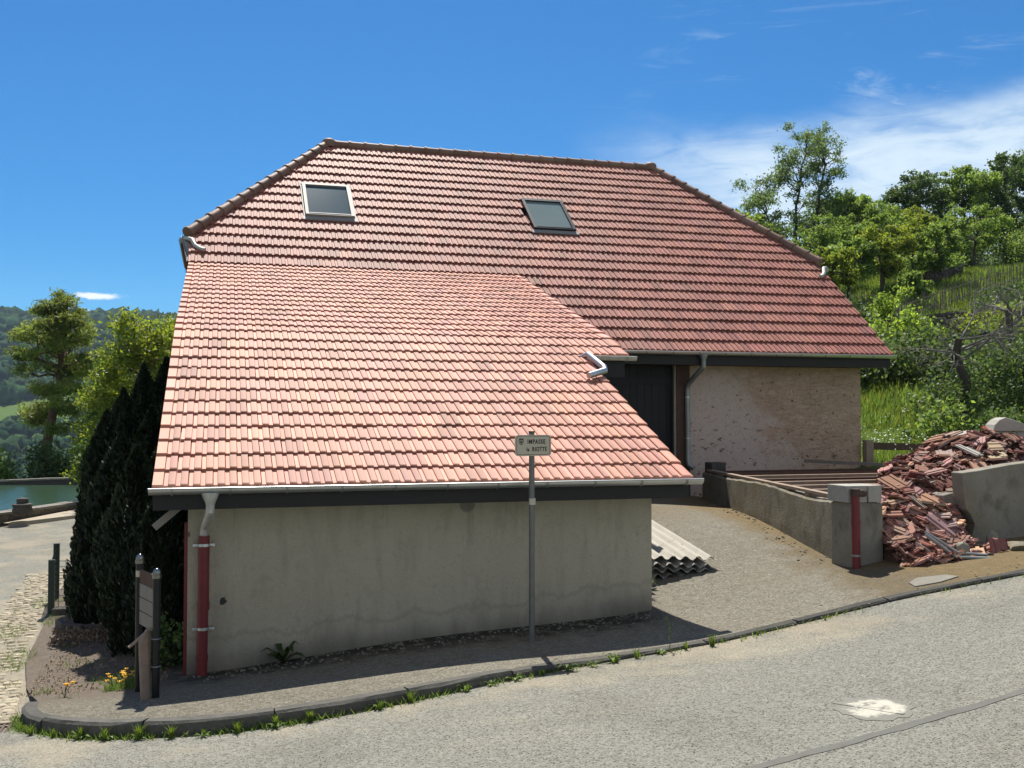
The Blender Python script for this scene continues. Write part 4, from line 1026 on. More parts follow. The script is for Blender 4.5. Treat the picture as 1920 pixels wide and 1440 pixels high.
# the block wall behind the heap
x = 11.95; k = 0
labs = ['left concrete block of the course behind the tile heap', 'middle concrete block of the course behind the tile heap', 'right concrete block of the course behind the tile heap', 'rightmost concrete block behind the tile heap by the picture edge']
for k in range(4): blk((12.28+k*.44, 13.75+k*.02, -.36), (.212, .1, .105), .03, labs[k])
labs = ['lower left concrete block behind the tile heap', 'lower middle concrete block behind the tile heap', 'lower right concrete block behind the tile heap', 'lower rightmost concrete block behind the tile heap']
for k in range(4): blk((12.10+k*.44, 13.76+k*.02, -.58), (.212, .1, .105), .03, labs[k])
mb = MB(); mb.box((11.6, 13.72, -1.9), (14.0, 13.96, -.69)); tag(mb.build('block_wall', 'mossy', None, origin=(12.5, 13.8, -1.9)), 'rough wall under the concrete blocks behind the tile heap', 'wall')
slabst([(11.30,-.42),(11.62,-.40),(12.06,-.36),(12.06,-.27),(11.7,-.235),(11.42,-.29),(11.30,-.31)], 13.62, .3, 'long pale broken slab lying left of the concrete blocks behind the heap')
slabst([(12.02,-.25),(12.75,-.25),(12.8,-.2),(12.55,-.10),(12.28,-.02),(12.14,-.06),(12.06,-.14)], 13.62, .28, 'rounded broken slab lying on top of the concrete blocks behind the heap')

# ---------------------------------------------------------------- heap of broken roof tiles
def heap_z(x, y):
    base = rz(x, y)
    t = ss(10.35, 12.1, y-.18*(x-8.6)); z = base+t*.84
    z += float(ss(11.6, 13.3, y)*(.12*ss(8.7, 11, x)+.34*math.exp(-((x-11.45)/.75)**2)))
    z -= .55*float(ss(9.6, 8.0, x)*ss(11.6, 13, y))
    z -= 1.2*float(ss(13.6, 15.6, y))*float(ss(12.6, 10.6, x)) 
    if y < 11.15: z -= .9*float(ss(9.15, 9.75, x))*float(ss(11.2, 10.5, y)*0+ss(8.9,9.6,x))
    return float(z)
def in_heap(x, y):
    if y < 11.5: return 8.10 < x < 9.36+(.15 if y < 11.0 else 0) and y > 10.45+.10*abs(x-8.7)
    return max((RWn+(RWf-RWn)*((y-11.25)/6.65)).x+.30, 8.15+(y-11.4)*.85) < x < 12.9 and y < 15.3 and y < 13.62+(.0 if x > 11.2 else 1.5)
st = .14; xs = np.arange(7.9, 13.2, st); ys = np.arange(10.3, 15.6, st); rg = random.Random(77)
idx = {}; V = []; F = []
for i, x in enumerate(xs):
    for j, y in enumerate(ys):
        idx[i, j] = len(V); V.append((x, y, heap_z(x, y)-.10+rg.uniform(-.05,.05) if in_heap(x, y) else rz(min(x,14), y)-.25))
for i in range(len(xs)-1):
    for j in range(len(ys)-1):
        if any(in_heap(xs[a], ys[b]) for a, b in ((i,j),(i+1,j),(i,j+1),(i+1,j+1))): F.append((idx[i,j], idx[i+1,j], idx[i+1,j+1], idx[i,j+1]))
tag(link('tile_rubble', raw_mesh('tile_rubble', np.array(V), F), 'rubble', None), 'dark red crushed tile rubble filling the heap between the two walls', 'rubble', kind='stuff')
def shard(seed):
    """one broken interlocking tile: an uneven ribbed clay plate with thickness"""
    r = random.Random(seed); w = r.uniform(.10, .24); l = r.uniform(.13, .36); mb = MB(); xs = [-w/2]; 
    n = max(3, int(w/.04)); prof = []
    for k in range(n+1):
        x = -w/2+w*k/n; prof.append((x, .012 if (k//1) % 3 == 1 else 0))
    c0, c1 = r.uniform(-.07,.07), r.uniform(-.06,.06)
    pts = []
    for k, (x, h) in enumerate(prof):
        if k and prof[k-1][1] != h: pts.append((x-.003, prof[k-1][1]))
        pts.append((x, h))
    m = len(pts); vs = []
    for s_, zz in ((0, 0), (1, 0), (0, -.02), (1, -.02)):
        for k, (x, h) in enumerate(pts):
            u = k/(m-1)-.5; y = (-l/2+c0*u+(r.uniform(-.014,.014) if seed%3 else 0)) if s_ == 0 else (l/2+c1*u+r.uniform(-.02,.02))
            vs.append((x, y, h+zz))
    fs = []
    for k in range(m-1):
        fs += [(k, k+1, m+k+1, m+k), (2*m+k, 3*m+k, 3*m+k+1, 2*m+k+1), (k, 2*m+k, 2*m+k+1, k+1), (m+k, m+k+1, 3*m+k+1, 3*m+k)]
    fs += [(0, m, 3*m, 2*m), (m-1, 3*m-1, 4*m-1, 2*m-1)]
    t = r.uniform(.7, 1.3); mb.add(vs, fs, (t, t*r.uniform(.85,1.1), t*r.uniform(.8,1.1)))
    return mb
protos = []
for k in range(26):
    mb = shard(k+100); protos.append(mb)
rg = random.Random(5); placed = []
def shard_pose():
    for _ in range(200):
        if rg.random() < .40: x, y = rg.uniform(8.12, 9.5), rg.uniform(10.4, 11.6)
        else: x, y = rg.uniform(8.3, 12.8), rg.uniform(11.3, 14.6)
        if in_heap(x, y): break
    z = heap_z(x, y); gxs = (heap_z(x+.15,y)-heap_z(x-.15,y))/.3; gys = (heap_z(x,y+.15)-heap_z(x,y-.15))/.3
    n = Vector((-gxs, -gys, 1)).normalized(); n = (n*.75+Vector((0,0,.5))+Vector((rg.gauss(0,.42), rg.gauss(0,.38), 0))).normalized()
    q = n.to_track_quat('Z', 'Y') @ Quaternion((0,0,1), rg.uniform(0, 6.28))
    return Vector((x, y, z+rg.uniform(-.06, .07))), q
meshes = []
for k, mb in enumerate(protos):
    o = mb.build('broken_tile', 'broken', None); meshes.append(o)
LBL = 'broken red clay roof tile piece lying in the heap between the two walls'; GRP = 'broken roof tiles in the heap'
cnt = 0
for o in meshes:
    p, q = shard_pose(); o.location = p; o.rotation_mode = 'QUATERNION'; o.rotation_quaternion = q; tag(o, LBL, 'broken tile', GRP); cnt += 1
while cnt < 298:
    o = meshes[cnt % 26].copy(); col.objects.link(o); p, q = shard_pose(); o.location = p; o.rotation_quaternion = q; cnt += 1
# the rest of the shards, too many to count, as one mesh
big = MB()
for k in range(1700):
    src = protos[k % 26]; p, q = shard_pose(); p = p-Vector((0,0,.03)); sc = rg.uniform(.25, .95); t = rg.uniform(.55, 1.3); ww = rg.uniform(.8, 1.1)
    o0 = len(big.v); big.v += [tuple(p+q@(Vector(v)*sc)) for v in src.v]; big.f += [tuple(i+o0 for i in f) for f in src.f]
    pale = rg.random() < .3
    big.t += [((t*1.0, t*1.35, t*1.45) if pale else (t, t*ww, t*ww))]*len(src.v)
tag(big.build('tile_fragments', 'broken', None), 'smaller clay tile fragments strewn through the whole heap', 'tile fragments', kind='stuff')
# a few pieces that stand out
def special(seed, loc, eul, mat, lab, sc=1.0):
    o = shard(seed).build('broken_tile', mat, None); o.location = loc; o.rotation_euler = eul; o.scale = (sc, sc, sc); return tag(o, lab, 'broken tile', GRP)
special(203, (11.85, 13.35, heap_z(11.85,13.35)+.02), (.5, .1, .3), 'orange_tile', 'bright orange whole ribbed tile near the top of the heap under the blocks', 1.5)
special(205, (8.95, 11.05, heap_z(8.95,11.05)+.10), (.7, -.3, .6), 'broken', 'large brown ribbed tile standing up in the middle of the heap', 1.4)
special(207, (10.7, 12.6, heap_z(10.7,12.6)+.12), (.35, .1, .2), 'fibre', 'pale grey ribbed tile piece on the upper slope of the heap', 1.3)
special(209, (9.32, 10.5, rz(9.32,10.5)+.12), (1.15, 0, -.2), 'broken', 'red tile half standing at the foot of the heap by the kerb', 1.2)
# a bent gutter offcut and a boulder at the foot of the heap
z = rz(8.75, 10.6)
mb = MB(); mb.tube([(8.35, 10.62, z+.32), (8.62, 10.42, z+.06), (8.98, 10.28, z+.05)], .022, 8); mb.tube([(8.42, 10.72, z+.34), (8.72, 10.50, z+.10), (9.02, 10.36, z+.08)], .018, 8)
tag(mb.build('gutter_offcut', 'zinc_dull', None, True, origin=(8.6,10.4,z)), 'bent grey metal gutter offcut at the foot of the heap', 'gutter offcut')
def boulder(name, c, r, lab, mat='stone', cat='stone', seed=1, group=None, sq=(1,1,.8)):
    import bmesh
    bm = bmesh.new(); bmesh.ops.create_icosphere(bm, subdivisions=3, radius=1); rg = random.Random(seed); ph = [rg.uniform(0,6) for _ in range(6)]
    for v in bm.verts:
        k = 1+.2*math.sin(v.co.x*4+ph[0])+.17*math.sin(v.co.y*5+ph[1])+.16*math.sin(v.co.z*6+ph[2])+rg.uniform(-.07,.07)
        v.co = Vector((v.co.x*sq[0], v.co.y*sq[1], v.co.z*sq[2]))*(k*r)
    me = bpy.data.meshes.new(name); bm.to_mesh(me); bm.free(); o = link(name, me, mat, None, True, c)
    return tag(o, lab, cat, group)
boulder('boulder', (8.86, 10.66, z+.02), .17, 'yellowish grey lump of masonry at the foot of the heap', 'mossy', seed=3)
boulder('boulder', (9.85, 10.55, rz(9.85,10.5)-.02), .17, 'low mossy stone lump below the broken end of the concrete wall', 'mossy', seed=5, sq=(2.2,.9,.7))
boulder('boulder', (9.55, 10.85, rz(9.5,10.8)-.02), .16, 'mossy stone wedged under the broken wall end', 'mossy', seed=9, sq=(1,1,1.2))
mb = MB(); z = pz(7.75, 9.72); q_ = [(7.45,9.66),(7.72,9.60),(8.02,9.66),(8.0,9.84),(7.72,9.98),(7.52,9.86)]; mb.add([(x, y, pz(x, y)+.012) for x, y in q_]+[(x, y, pz(x, y)-.03) for x, y in q_], [tuple(range(6)), tuple(range(11,5,-1))]+[(i, (i+1)%6, (i+1)%6+6, i+6) for i in range(6)]); tag(mb.build('paving_slab', 'grey_slab', None, origin=(7.75,9.72,z)), 'thin grey flagstone at the kerb below the pillar', 'flagstone')
# crumbs of stone on the ground along the garden wall
rg = random.Random(15); mb = MB()
for k in range(110):
    t = rg.random(); p = RWn+(RWf-RWn)*t-rn*abs(rg.gauss(.05,.14)); s_ = rg.uniform(.004,.014); z = pz(p.x, p.y)
    mb.obox((p.x, p.y, z+s_*.4), (s_,s_*.3,0), (-s_*.3,s_,0), (0,0,s_*.5), (1,1,1), s_*.3, rg)
for k in range(170):
    x = rg.uniform(5, 15.5); y = 9.3+.04*(x-5)+abs(rg.gauss(0,.35)); s_ = rg.uniform(.003,.009); z = pz(x, y); mb.obox((x, y, z+s_*.4), (s_,0,0), (0,s_,0), (0,0,s_*.5), (1,1,1), s_*.3, rg)
for k in range(420):
    x = rg.uniform(-.2, 4.9); y = 11.08-abs(rg.gauss(0,.3)); s_ = rg.uniform(.004,.013); z = pz(x, y); mb.obox((x, y, z+s_*.4), (s_,0,0), (0,s_,0), (0,0,s_*.5), (1,1,1), s_*.3, rg)
tag(mb.build('grit', 'stone', None), 'loose grit and crumbs of stone at the foot of the walls', 'grit', kind='stuff')

# ---------------------------------------------------------------- green mesh fence, planter stones on the left
A, B = Vector((-2.16, 15.7, 0)), Vector((-2.26, 16.9, 0))
gf = empty('mesh_fence', (A.x, A.y, rz(A.x, A.y)), 'short dark green wire mesh fence on concrete footings at the bend', 'fence')
for p, zt in ((A, -2.02), (B, -1.93)):
    mb = MB(); z = rz(p.x, p.y); mb.box((p.x-.04, p.y-.04, z), (p.x+.04, p.y+.04, zt)); mb.build('fence_post', 'green_post', gf)
mb = MB()
for k in range(13):
    t = k/12; p = A+(B-A)*t; mb.tube([(p.x, p.y, -2.72), (p.x, p.y, -2.02+.09*t)], .004, 4, False)
for k in range(9):
    z = -2.68+k*.08; mb.tube([(A.x, A.y, z), (B.x, B.y, z+.05)], .004, 4, False)
p = A+Vector((.85,-.15,0))
for k in range(10):
    t = k/9; q = A+(p-A)*t; mb.tube([(q.x, q.y, -2.72), (q.x, q.y, -2.02)], .004, 4, False)
for k in range(9): z = -2.68+k*.08; mb.tube([(A.x, A.y, z), (p.x, p.y, z)], .004, 4, False)
mb.build('wire_mesh', 'green_post', gf)
mb = MB(); z = rz(-1.8, 15.5); mb.bar((-2.12, 15.6, z+.02), (-1.15, 15.42, z+.04), .16, .16); tag(mb.build('footing', 'dark_stone', None, origin=(-1.7,15.5,z), bevel=.015), 'dark concrete footing under the green mesh fence', 'footing')
mb = MB(); z = rz(-1.6, 14.3)
pts = [(-1.92,14.62),(-1.80,14.30),(-1.55,14.12),(-1.25,14.08),(-1.0,14.15)]
for a, b in zip(pts, pts[1:]): mb.bar((*a, z+.05), (*b, z+.05), .09, .2)
tag(mb.build('planter_edging', 'dark_stone', None, origin=(-1.5,14.3,z), bevel=.01), 'curved dark stone edging of a small flower bed by the conifers', 'edging')

# ---------------------------------------------------------------- the pond
def wall_run(name, pts, th, zb, zts, mat, lab, cat, coping=None, seed=1):
    rg = random.Random(seed); P = [Vector(p) for p in pts]; root = empty(name, (*pts[0], zb), lab, cat); mb = MB(); m2 = MB()
    for i in range(len(P)-1):
        a, b = P[i], P[i+1]; d = (b-a).normalized(); n = Vector((-d.y, d.x)); L = (b-a).length; k = max(1, int(L/.6))
        for j in range(k):
            p, q = a+(b-a)*(j/k), a+(b-a)*((j+1)/k); z0 = zts[i]+(zts[i+1]-zts[i])*j/k; z1 = zts[i]+(zts[i+1]-zts[i])*(j+1)/k
            c = .07
            mb.prism([(p.x, p.y, zb), (q.x, q.y, zb), (q.x, q.y, z1-c), (p.x, p.y, z0-c)], Vector((n.x, n.y, 0))*th)
            e = d*.006; s_ = rg.uniform(-.012,.012)
            m2.prism([(p.x+e.x-n.x*.04, p.y+e.y-n.y*.04, z0-c+.003), (q.x-e.x-n.x*.04, q.y-e.y-n.y*.04, z1-c+.003), (q.x-e.x-n.x*.04, q.y-e.y-n.y*.04, z1+s_), (p.x+e.x-n.x*.04, p.y+e.y-n.y*.04, z0+s_)], Vector((n.x, n.y, 0))*(th+.08))
    mb.build('wall_body', mat, root); m2.build('coping', 'stone' if coping is None else coping, root); return root
wall_run('pond_wall', [(-13,18.5),(-5.17,28.7),(-3.53,31.4),(-1.5,34.8)], .35, -3.1, [-2.42,-2.45,-2.42,-2.38], 'rubble_wall', 'low curved rubble wall along the near edge of the pond', 'wall', seed=2)
wall_run('basin_wall', [(-26,47.5),(-8.37,46.3),(-5.0,45.4),(1.5,44)], .4, -3.3, [-2.66,-2.64,-2.50,-2.4], 'dark_stone', 'straight dark basin wall along the far edge of the pond', 'wall', seed=3)
me = raw_mesh('pond', np.array([(-13,18.9,-2.82),(-5.0,29.1,-2.82),(-3.4,31.8,-2.82),(-1.2,35,-2.82),(2,44.2,-2.82),(-5,45.6,-2.82),(-8.4,46.5,-2.82),(-28,47.7,-2.82),(-30,22,-2.82)]), [tuple(range(9))])
struct(link('pond', me, 'water'))
ribbon_pts = [(-4.75,28.35),(-4.2,29.35),(-3.45,30.7),(-2.6,32.0)]
MAT['path'] = simple('path_gravel', (.36,.31,.24), .95, 0, .25, 8, .4)
mb = MB()
P = resample(ribbon_pts, .3); vs = []
for i, p in enumerate(P):
    d = (P[min(i+1,len(P)-1)]-P[max(i-1,0)]).normalized(); nn = Vector((-d.y, d.x)); w = .15+.75*min(1, i/6)
    for off, zz in ((.36, .10), (.36-w, .10), (.36-w-.02, -.03)): q = p+nn*off; vs.append((q.x, q.y, rz(p.x, p.y)+zz))
me = raw_mesh('path', np.array(vs), [(3*i+k, 3*i+3+k, 3*i+4+k, 3*i+1+k) for i in range(len(P)-1) for k in (0,1)]); struct(link('path', me, 'path'))
mb = MB(); mb.lathe((-4.66, 28.72, -2.5), [(.17,0),(.23,.03),(.25,.10),(.22,.17),(.25,.21),(.24,.25),(.13,.28),(.15,.33),(.13,.39),(.06,.41)], 12); tag(mb.build('stone_urn', 'dark_stone', None, True, origin=(-4.66,28.72,-2.5)), 'dark stone urn on the near pond wall', 'urn')
mb = MB(); mb.prism([(-6.3,48.6,-2.85),(-3.9,48.4,-2.85),(-3.9,48.4,-2.62),(-4.9,48.45,-2.44),(-5.75,48.55,-2.46),(-6.2,48.6,-2.62)], (.3,1.6,0)); tag(mb.build('boat_cover', 'white', None, origin=(-5.1,49,-2.8), bevel=.05), 'white cover over a low shape behind the far basin wall', 'cover')
# ---------------------------------------------------------------- vegetation
def rnd_unit(rng, n):
    v = rng.normal(size=(n, 3)); return v/np.linalg.norm(v, axis=1, keepdims=True)
def leaf_quads(C, rng, ln, wd, up=.35, axis=None, droop=0.0):
    """one rhombic leaf at each point of C; axis = preferred long direction"""
    n = len(C); a = rnd_unit(rng, n)
    if axis is not None: a = a*.55+axis; a /= np.linalg.norm(a, axis=1, keepdims=True)
    a[:,2] -= droop; a /= np.linalg.norm(a, axis=1, keepdims=True)
    t = rnd_unit(rng, n); t[:,2] += up; b = np.cross(a, t); b /= np.linalg.norm(b, axis=1, keepdims=True)+1e-9
    L = (ln*rng.uniform(.65, 1.3, n))[:,None]; W = (wd*rng.uniform(.7, 1.25, n))[:,None]
    V = np.empty((n, 4, 3)); V[:,0] = C-a*L*.5; V[:,1] = C+b*W*.5+a*L*.05; V[:,2] = C+a*L*.5; V[:,3] = C-b*W*.5+a*L*.05
    return V
def clump_pts(rng, c, r, n, shell=.55):
    d = rnd_unit(rng, n); k = (shell+(1-shell)*rng.random(n)**.6)*np.where(rng.random(n) < .8, 1, rng.uniform(.8, 1.3, n))
    return np.array(c)+d*k[:,None]*np.array(r)
def tints(rng, n, s=.22, warm=.08):
    b = 1+rng.normal(0, s, n); w = rng.normal(0, warm, n)
    return np.clip(np.c_[b*(1+w), b, b*(1-.5*w)], .25, 2.2)
def wig(rng, p, q, k, amp):
    p, q = np.array(p, float), np.array(q, float); L = np.linalg.norm(q-p); out = []
    for i in range(k+1):
        t = i/k; e = (rng.normal(size=3)*amp*L*math.sin(math.pi*t)) if 0 < i < k else 0
        out.append(p+(q-p)*t+e)
    return out
def tree(name, base, H, clumps, leaf, lsz, nleaf, mat, bark, label, cat='tree', group=None, tr=.12, stems=None, seed=1, droop=.1, bare=.0, limb_r=.35, wr=.55, sprd=1.0):
    """clumps: list of (centre relative to the base, radii). stems: list of trunk polylines relative to the base"""
    rng = np.random.default_rng(seed); base = np.array(base, float)
    root = empty(name, tuple(base), label, cat, group); mb = MB()
    stems = stems or [[(0,0,-.3), (0,0,H*.35), (rng.normal(0,.03)*H, rng.normal(0,.03)*H, H*.62), (0,0,H*.86)]]
    pts = []
    for st_ in stems:
        P = []; 
        for a, b in zip(st_, st_[1:]): P += wig(rng, a, b, 4, .025)[:-1]
        P.append(np.array(st_[-1], float)); n = len(P); rs = [tr*(1-.86*i/(n-1))*(1.25 if i == 0 else 1) for i in range(n)]
        mb.tube([tuple(base+p) for p in P], rs, 9, True); pts += [(p, r) for p, r in zip(P, rs)][int(n*.25):]
    VV = []; TT = []
    for c, r in clumps:
        c = np.array(c, float); r = np.array(r, float)
        # limb from the nearest stem point somewhat below the clump
        best = min(pts, key=lambda pr: np.linalg.norm(pr[0]-(c-np.array([0,0,.35*abs(c[2])*.3])))+(5 if pr[0][2] > c[2]+.1 else 0))
        q = wig(rng, best[0], c, 4, .06); r0 = min(best[1]*.7, tr*limb_r); mb.tube([tuple(base+p) for p in q], [r0*(1-.8*i/4) for i in range(5)], 5, False)
        for _ in range(2):
            e = c+rnd_unit(rng, 1)[0]*r*.8; mb.tube([tuple(base+p) for p in wig(rng, q[2], e, 3, .06)], [r0*.4, r0*.3, r0*.2, r0*.1], 4, False)
        if nleaf:
            m = int(nleaf*rng.uniform(.7, 1.3)*(r.mean()/np.mean([x[1] for x in clumps]))**1.6)
            # several small sprays in the clump rather than one even ball
            k = max(3, m//28); sc = clump_pts(rng, c, r*.92, k, .35); per = max(6, m//k)
            C = np.concatenate([s+rng.normal(size=(per,3))*np.array([.26,.26,.18])*r.mean()*sprd for s in sc]); 
            ct = rng.uniform(.8, 1.22); VV.append(leaf_quads(base+C, rng, leaf*lsz, leaf*wr*lsz, .5, None, droop)); TT.append(tints(rng, len(C))*ct)
    o = mb.build('trunk', bark, root, True)
    if VV:
        V = np.concatenate(VV); me = quads_mesh('crown', V-base, np.concatenate(TT)); link('crown', me, mat, root, False, tuple(base))
    return root
def crown_clumps(rng, H, z0, R, n, cr, shape='round', sq=.75, cx=0, cy=0):
    out = []
    for k in range(n):
        t = rng.random(); z = z0+(H-z0)*t
        if shape == 'round': env = R*math.sqrt(max(.04, 1-(2*t-1)**2*.92))
        elif shape == 'cone': env = R*(1.02-t)**.8
        elif shape == 'open': env = R*(.35+.75*math.sin(math.pi*min(1, t*1.05)**.8))
        a = rng.random()*6.283; rad = env*(.35+.65*math.sqrt(rng.random())); r = cr*rng.uniform(.6, 1.3)
        out.append(((cx+rad*math.cos(a), cy+rad*math.sin(a), z), (r, r, r*sq)))
    return out
# -- conifers hugging the lean-to: tight upright dark spires
def spire(rng, c, H, R, n, lean=(0,0)):
    t = rng.random(n)**.85; prof = np.where(t < .22, .78+.22*t/.22, np.where(t < .5, 1, (1-(np.maximum(t-.5, 0)/.5)**1.9)))
    a = rng.random(n)*6.283; wob = 1+.20*np.sin(a*3+t*9+c[0]*7)+.12*np.sin(a*7-t*21); rr = R*np.clip(prof, .02, 1)*wob*(1.06-.30*rng.random(n)**2+.10*rng.random(n)**5)
    P = np.c_[c[0]+rr*np.cos(a)+lean[0]*t*H, c[1]+rr*np.sin(a)+lean[1]*t*H, c[2]+t*H]; ax = np.c_[np.cos(a)*.45, np.sin(a)*.45, np.full(n, 1.0)]
    return P, ax
def conifer_group(name, base, specs, label, seed, leaf=.085):
    rng = np.random.default_rng(seed); base = np.array(base); root = empty(name, tuple(base), label, 'conifer'); VV = []; TT = []; mb = MB()
    for dx, dy, H, R, lean in specs:
        n = int(9500*H*R); P, ax = spire(rng, (base[0]+dx, base[1]+dy, base[2]-.05), H, R, n, lean)
        VV.append(leaf_quads(P, rng, leaf, leaf*.38, .1, ax)); TT.append(tints(rng, n, .3, .06)*rng.uniform(.8, 1.2))
        mb.tube([(base[0]+dx, base[1]+dy, base[2]-.2), (base[0]+dx+lean[0]*H*.5, base[1]+dy+lean[1]*H*.5, base[2]+H*.5), (base[0]+dx+lean[0]*H*.9, base[1]+dy+lean[1]*H*.9, base[2]+H*.93)], [R*.55, R*.5, .02], 10)
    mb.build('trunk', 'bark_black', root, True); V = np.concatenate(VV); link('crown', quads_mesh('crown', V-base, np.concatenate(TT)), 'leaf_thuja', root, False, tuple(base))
    return root
MAT['bark_black'] = simple('conifer_heart', (.012, .015, .01), .95, 0, .3, 6, .3)
b = (-.95, 14.9, rz(-.95, 14.9))
conifer_group('conifer', b, [(-.02,.3,3.5,.36,(.01,0)), (.24,.35,3.6,.36,(.02,0)), (.46,.45,3.75,.32,(.02,0)), (-.24,.2,3.15,.36,(-.0,0)), (-.46,.25,2.85,.33,(-.0,0)), (-.52,.1,1.95,.32,(-.01,0)), (-.2,-.35,2.55,.36,(-.01,0)), (.14,-.4,2.9,.38,(.01,0)), (-.44,-.2,1.7,.34,(-.02,0)), (.4,-.2,3.2,.36,(.01,0)), (.36,-.75,2.45,.32,(.01,0))], 'big dark conifer with several upright spires beside the lean-to', 5)
b2 = (-1.38, 15.6, rz(-1.38, 15.6))
conifer_group('conifer', b2, [(-.02,-.2,1.6,.28,(.02,0)), (.08,.2,1.95,.30,(.02,0)), (-.20,-.1,1.15,.28,(.0,0))], 'narrow dark conifer on the road side of the spired conifer', 6)
b3 = (-.62, 12.6, rz(-.62, 12.6))
conifer_group('conifer', b3, [(.05,0,2.0,.30,(-.0,0)), (-.22,.45,2.5,.36,(-.01,0)), (.1,.6,2.7,.34,(0,0))], 'dark conifer squeezed against the left gable of the lean-to', 7)
# low dark ivy at the house corner
def shrub(name, base, R, H, n, leaf, mat, label, cat='shrub', group=None, seed=1, stems=5, droop=.1, sparse=.45):
    rng = np.random.default_rng(seed); base = np.array(base, float); root = empty(name, tuple(base), label, cat, group); mb = MB(); VV = []
    k = max(4, int(n/55)); C = []
    for i in range(k):
        d = rnd_unit(rng, 1)[0]; d[2] = abs(d[2])*.95+.05; s = (.35+.65*rng.random()**.5)*rng.uniform(.8, 1.12); c = np.array([d[0]*R*s, d[1]*R*s, d[2]*H*s*1.0])
        C.append(c); 
        if i < stems*2: mb.tube([tuple(base+p) for p in wig(rng, (rng.normal(0,.08*R), rng.normal(0,.08*R), -.1), c, 4, .07)], [.025*H, .02*H, .015*H, .01*H, .005*H], 5, False)
    per = max(8, n//k); P = np.concatenate([c+rng.normal(size=(per,3))*np.array([.18*R,.18*R,.14*H]) for c in C]); P[:,2] = np.maximum(P[:,2], .02)
    mb.build('stem', 'bark', root, True); T = np.repeat(rng.uniform(.72, 1.3, k), per)[:,None]*tints(rng, len(P))
    link('foliage', quads_mesh('foliage', leaf_quads(base+P, rng, leaf, leaf*.6, .5, None, droop)-base, T), mat, root, False, tuple(base)); return root
shrub('ivy_bush', (-.42, 11.75, rz(-.42,11.75)-.02), .30, .62, 900, .075, 'ivy', 'low dark leafy bush at the left corner of the rendered wall', 'bush', seed=14)

# -- trees beyond the pond
def on(x, y): return (x, y, lz(x, y))
rng = np.random.default_rng(41)
# leaning pine
bz = -2.75; H = 8.4
P0 = [(0,0,-.3),(.35,0,2.2),(.75,0,4.6),(.85,0,6.4),(.95,0,8.0)]
cl = []
for z, w, nn in ((2.3,1.7,4),(3.1,2.2,6),(4.0,1.9,6),(4.9,1.7,6),(5.6,2.2,8),(6.4,2.0,9),(7.1,1.7,8),(7.7,1.2,6),(8.1,.6,3)):
    for k in range(nn):
        a = rng.random()*6.283; rad = w*(.35+.65*rng.random()); r = rng.uniform(.34,.62); xx = .17*z*.62
        cl.append(((xx+rad*math.cos(a), rad*math.sin(a), z+rng.normal(0,.15)+.12*rad*.5), (r*1.25, r*1.25, r*.55)))
tree('pine_tree', (-7.72, 52.4, bz), H, cl, .30, 1, 300, 'needle', 'pine_bark', 'tall open pine with a leaning bare trunk beyond the pond', stems=[P0], tr=.27, seed=4, droop=-.1, limb_r=.28, wr=.2, sprd=1.25)
rng = np.random.default_rng(42)
cl = crown_clumps(rng, 5.75, .8, 1.45, 62, .55, 'round')
tree('yellow_tree', (-2.0, 33.9, -2.78), 6.0, cl, .13, 1, 420, 'leaf_yellow', 'bark', 'yellow green broadleaved tree rising behind the dark conifers', stems=[[(0,0,-.2),(.05,0,2),(-.1,.1,4),(.1,0,5.8)]], tr=.16, seed=5)
cl = crown_clumps(rng, 5.9, 2.2, 1.0, 34, .6, 'round')
tree('yellow_tree', (-1.15, 36.5, -2.78), 6.2, cl, .14, 1, 360, 'leaf_yellow', 'bark', 'taller yellow green tree half hidden by the left roof edge', tr=.15, seed=6)
cl = crown_clumps(rng, 3.5, .5, .8, 24, .5, 'round')
tree('yellow_tree', (-3.55, 36.5, -2.78), 3.7, cl, .14, 1, 320, 'leaf_yellow', 'bark', 'small yellow green tree by the pond in front of the pine', tr=.1, seed=7)
cl = crown_clumps(rng, 4.7, 1.6, 1.0, 26, .6, 'round')
tree('dark_tree', (-2.9, 37.5, -2.78), 5.0, cl, .14, 1, 340, 'leaf_dark', 'bark', 'darker green tree between the yellow tree and the pine', tr=.14, seed=8)
for k, (x, y, R, H, m, lab) in enumerate(((-7.0,48.5,1.0,1.5,'leaf_dark','dark rounded bush behind the basin wall left of the pine trunk'),(-5.75,48.6,1.05,1.5,'leaf_dark','dark rounded bush behind the basin wall right of the pine trunk'),(-9.0,48.9,1.1,1.6,'leaf_mid','lighter green bush behind the basin wall at the left picture edge'),(-4.2,47.4,.9,1.35,'leaf_dark','dark rounded bush behind the basin wall beside the conifers'),(-5.0,49.8,1.4,1.7,'leaf_mid','lighter bush behind the dark rounded bushes by the pond'))):
    shrub('round_bush', (x, y, lz(x,y)+.1), R, H, 1900, .17, m, lab, 'bush', 'bushes behind the far basin wall', seed=50+k)

# -- far wooded hillside (one mass) and a meadow clearing left open in it
rng = np.random.default_rng(8)
import bmesh
bm = bmesh.new(); bmesh.ops.create_icosphere(bm, subdivisions=2, radius=1); iv = np.array([v.co for v in bm.verts]); ifc = np.array([[v.index for v in f.verts] for f in bm.faces]); bm.free()
n = 5200; az_ = np.radians(rng.uniform(-24, 9, n)); d_ = np.sqrt(rng.uniform(690**2, 1800**2, n))
fx, fy = d_*np.sin(az_), d_*np.cos(az_)
clear = (d_ > 930+40*np.sin(az_*30)) & (d_ < 1060+25*np.sin(az_*40)) & (az_ < R_(-7.0)+.012*np.sin(d_*.02))
keep = ~clear; fx, fy, d_ = fx[keep], fy[keep], d_[keep]; n = len(fx); fzv = land_z(fx, fy)
rad = rng.uniform(6.0, 11.5, n)*np.clip(d_/1300, .65, 1.2); hh = rad*rng.uniform(.8, 1.35, n)
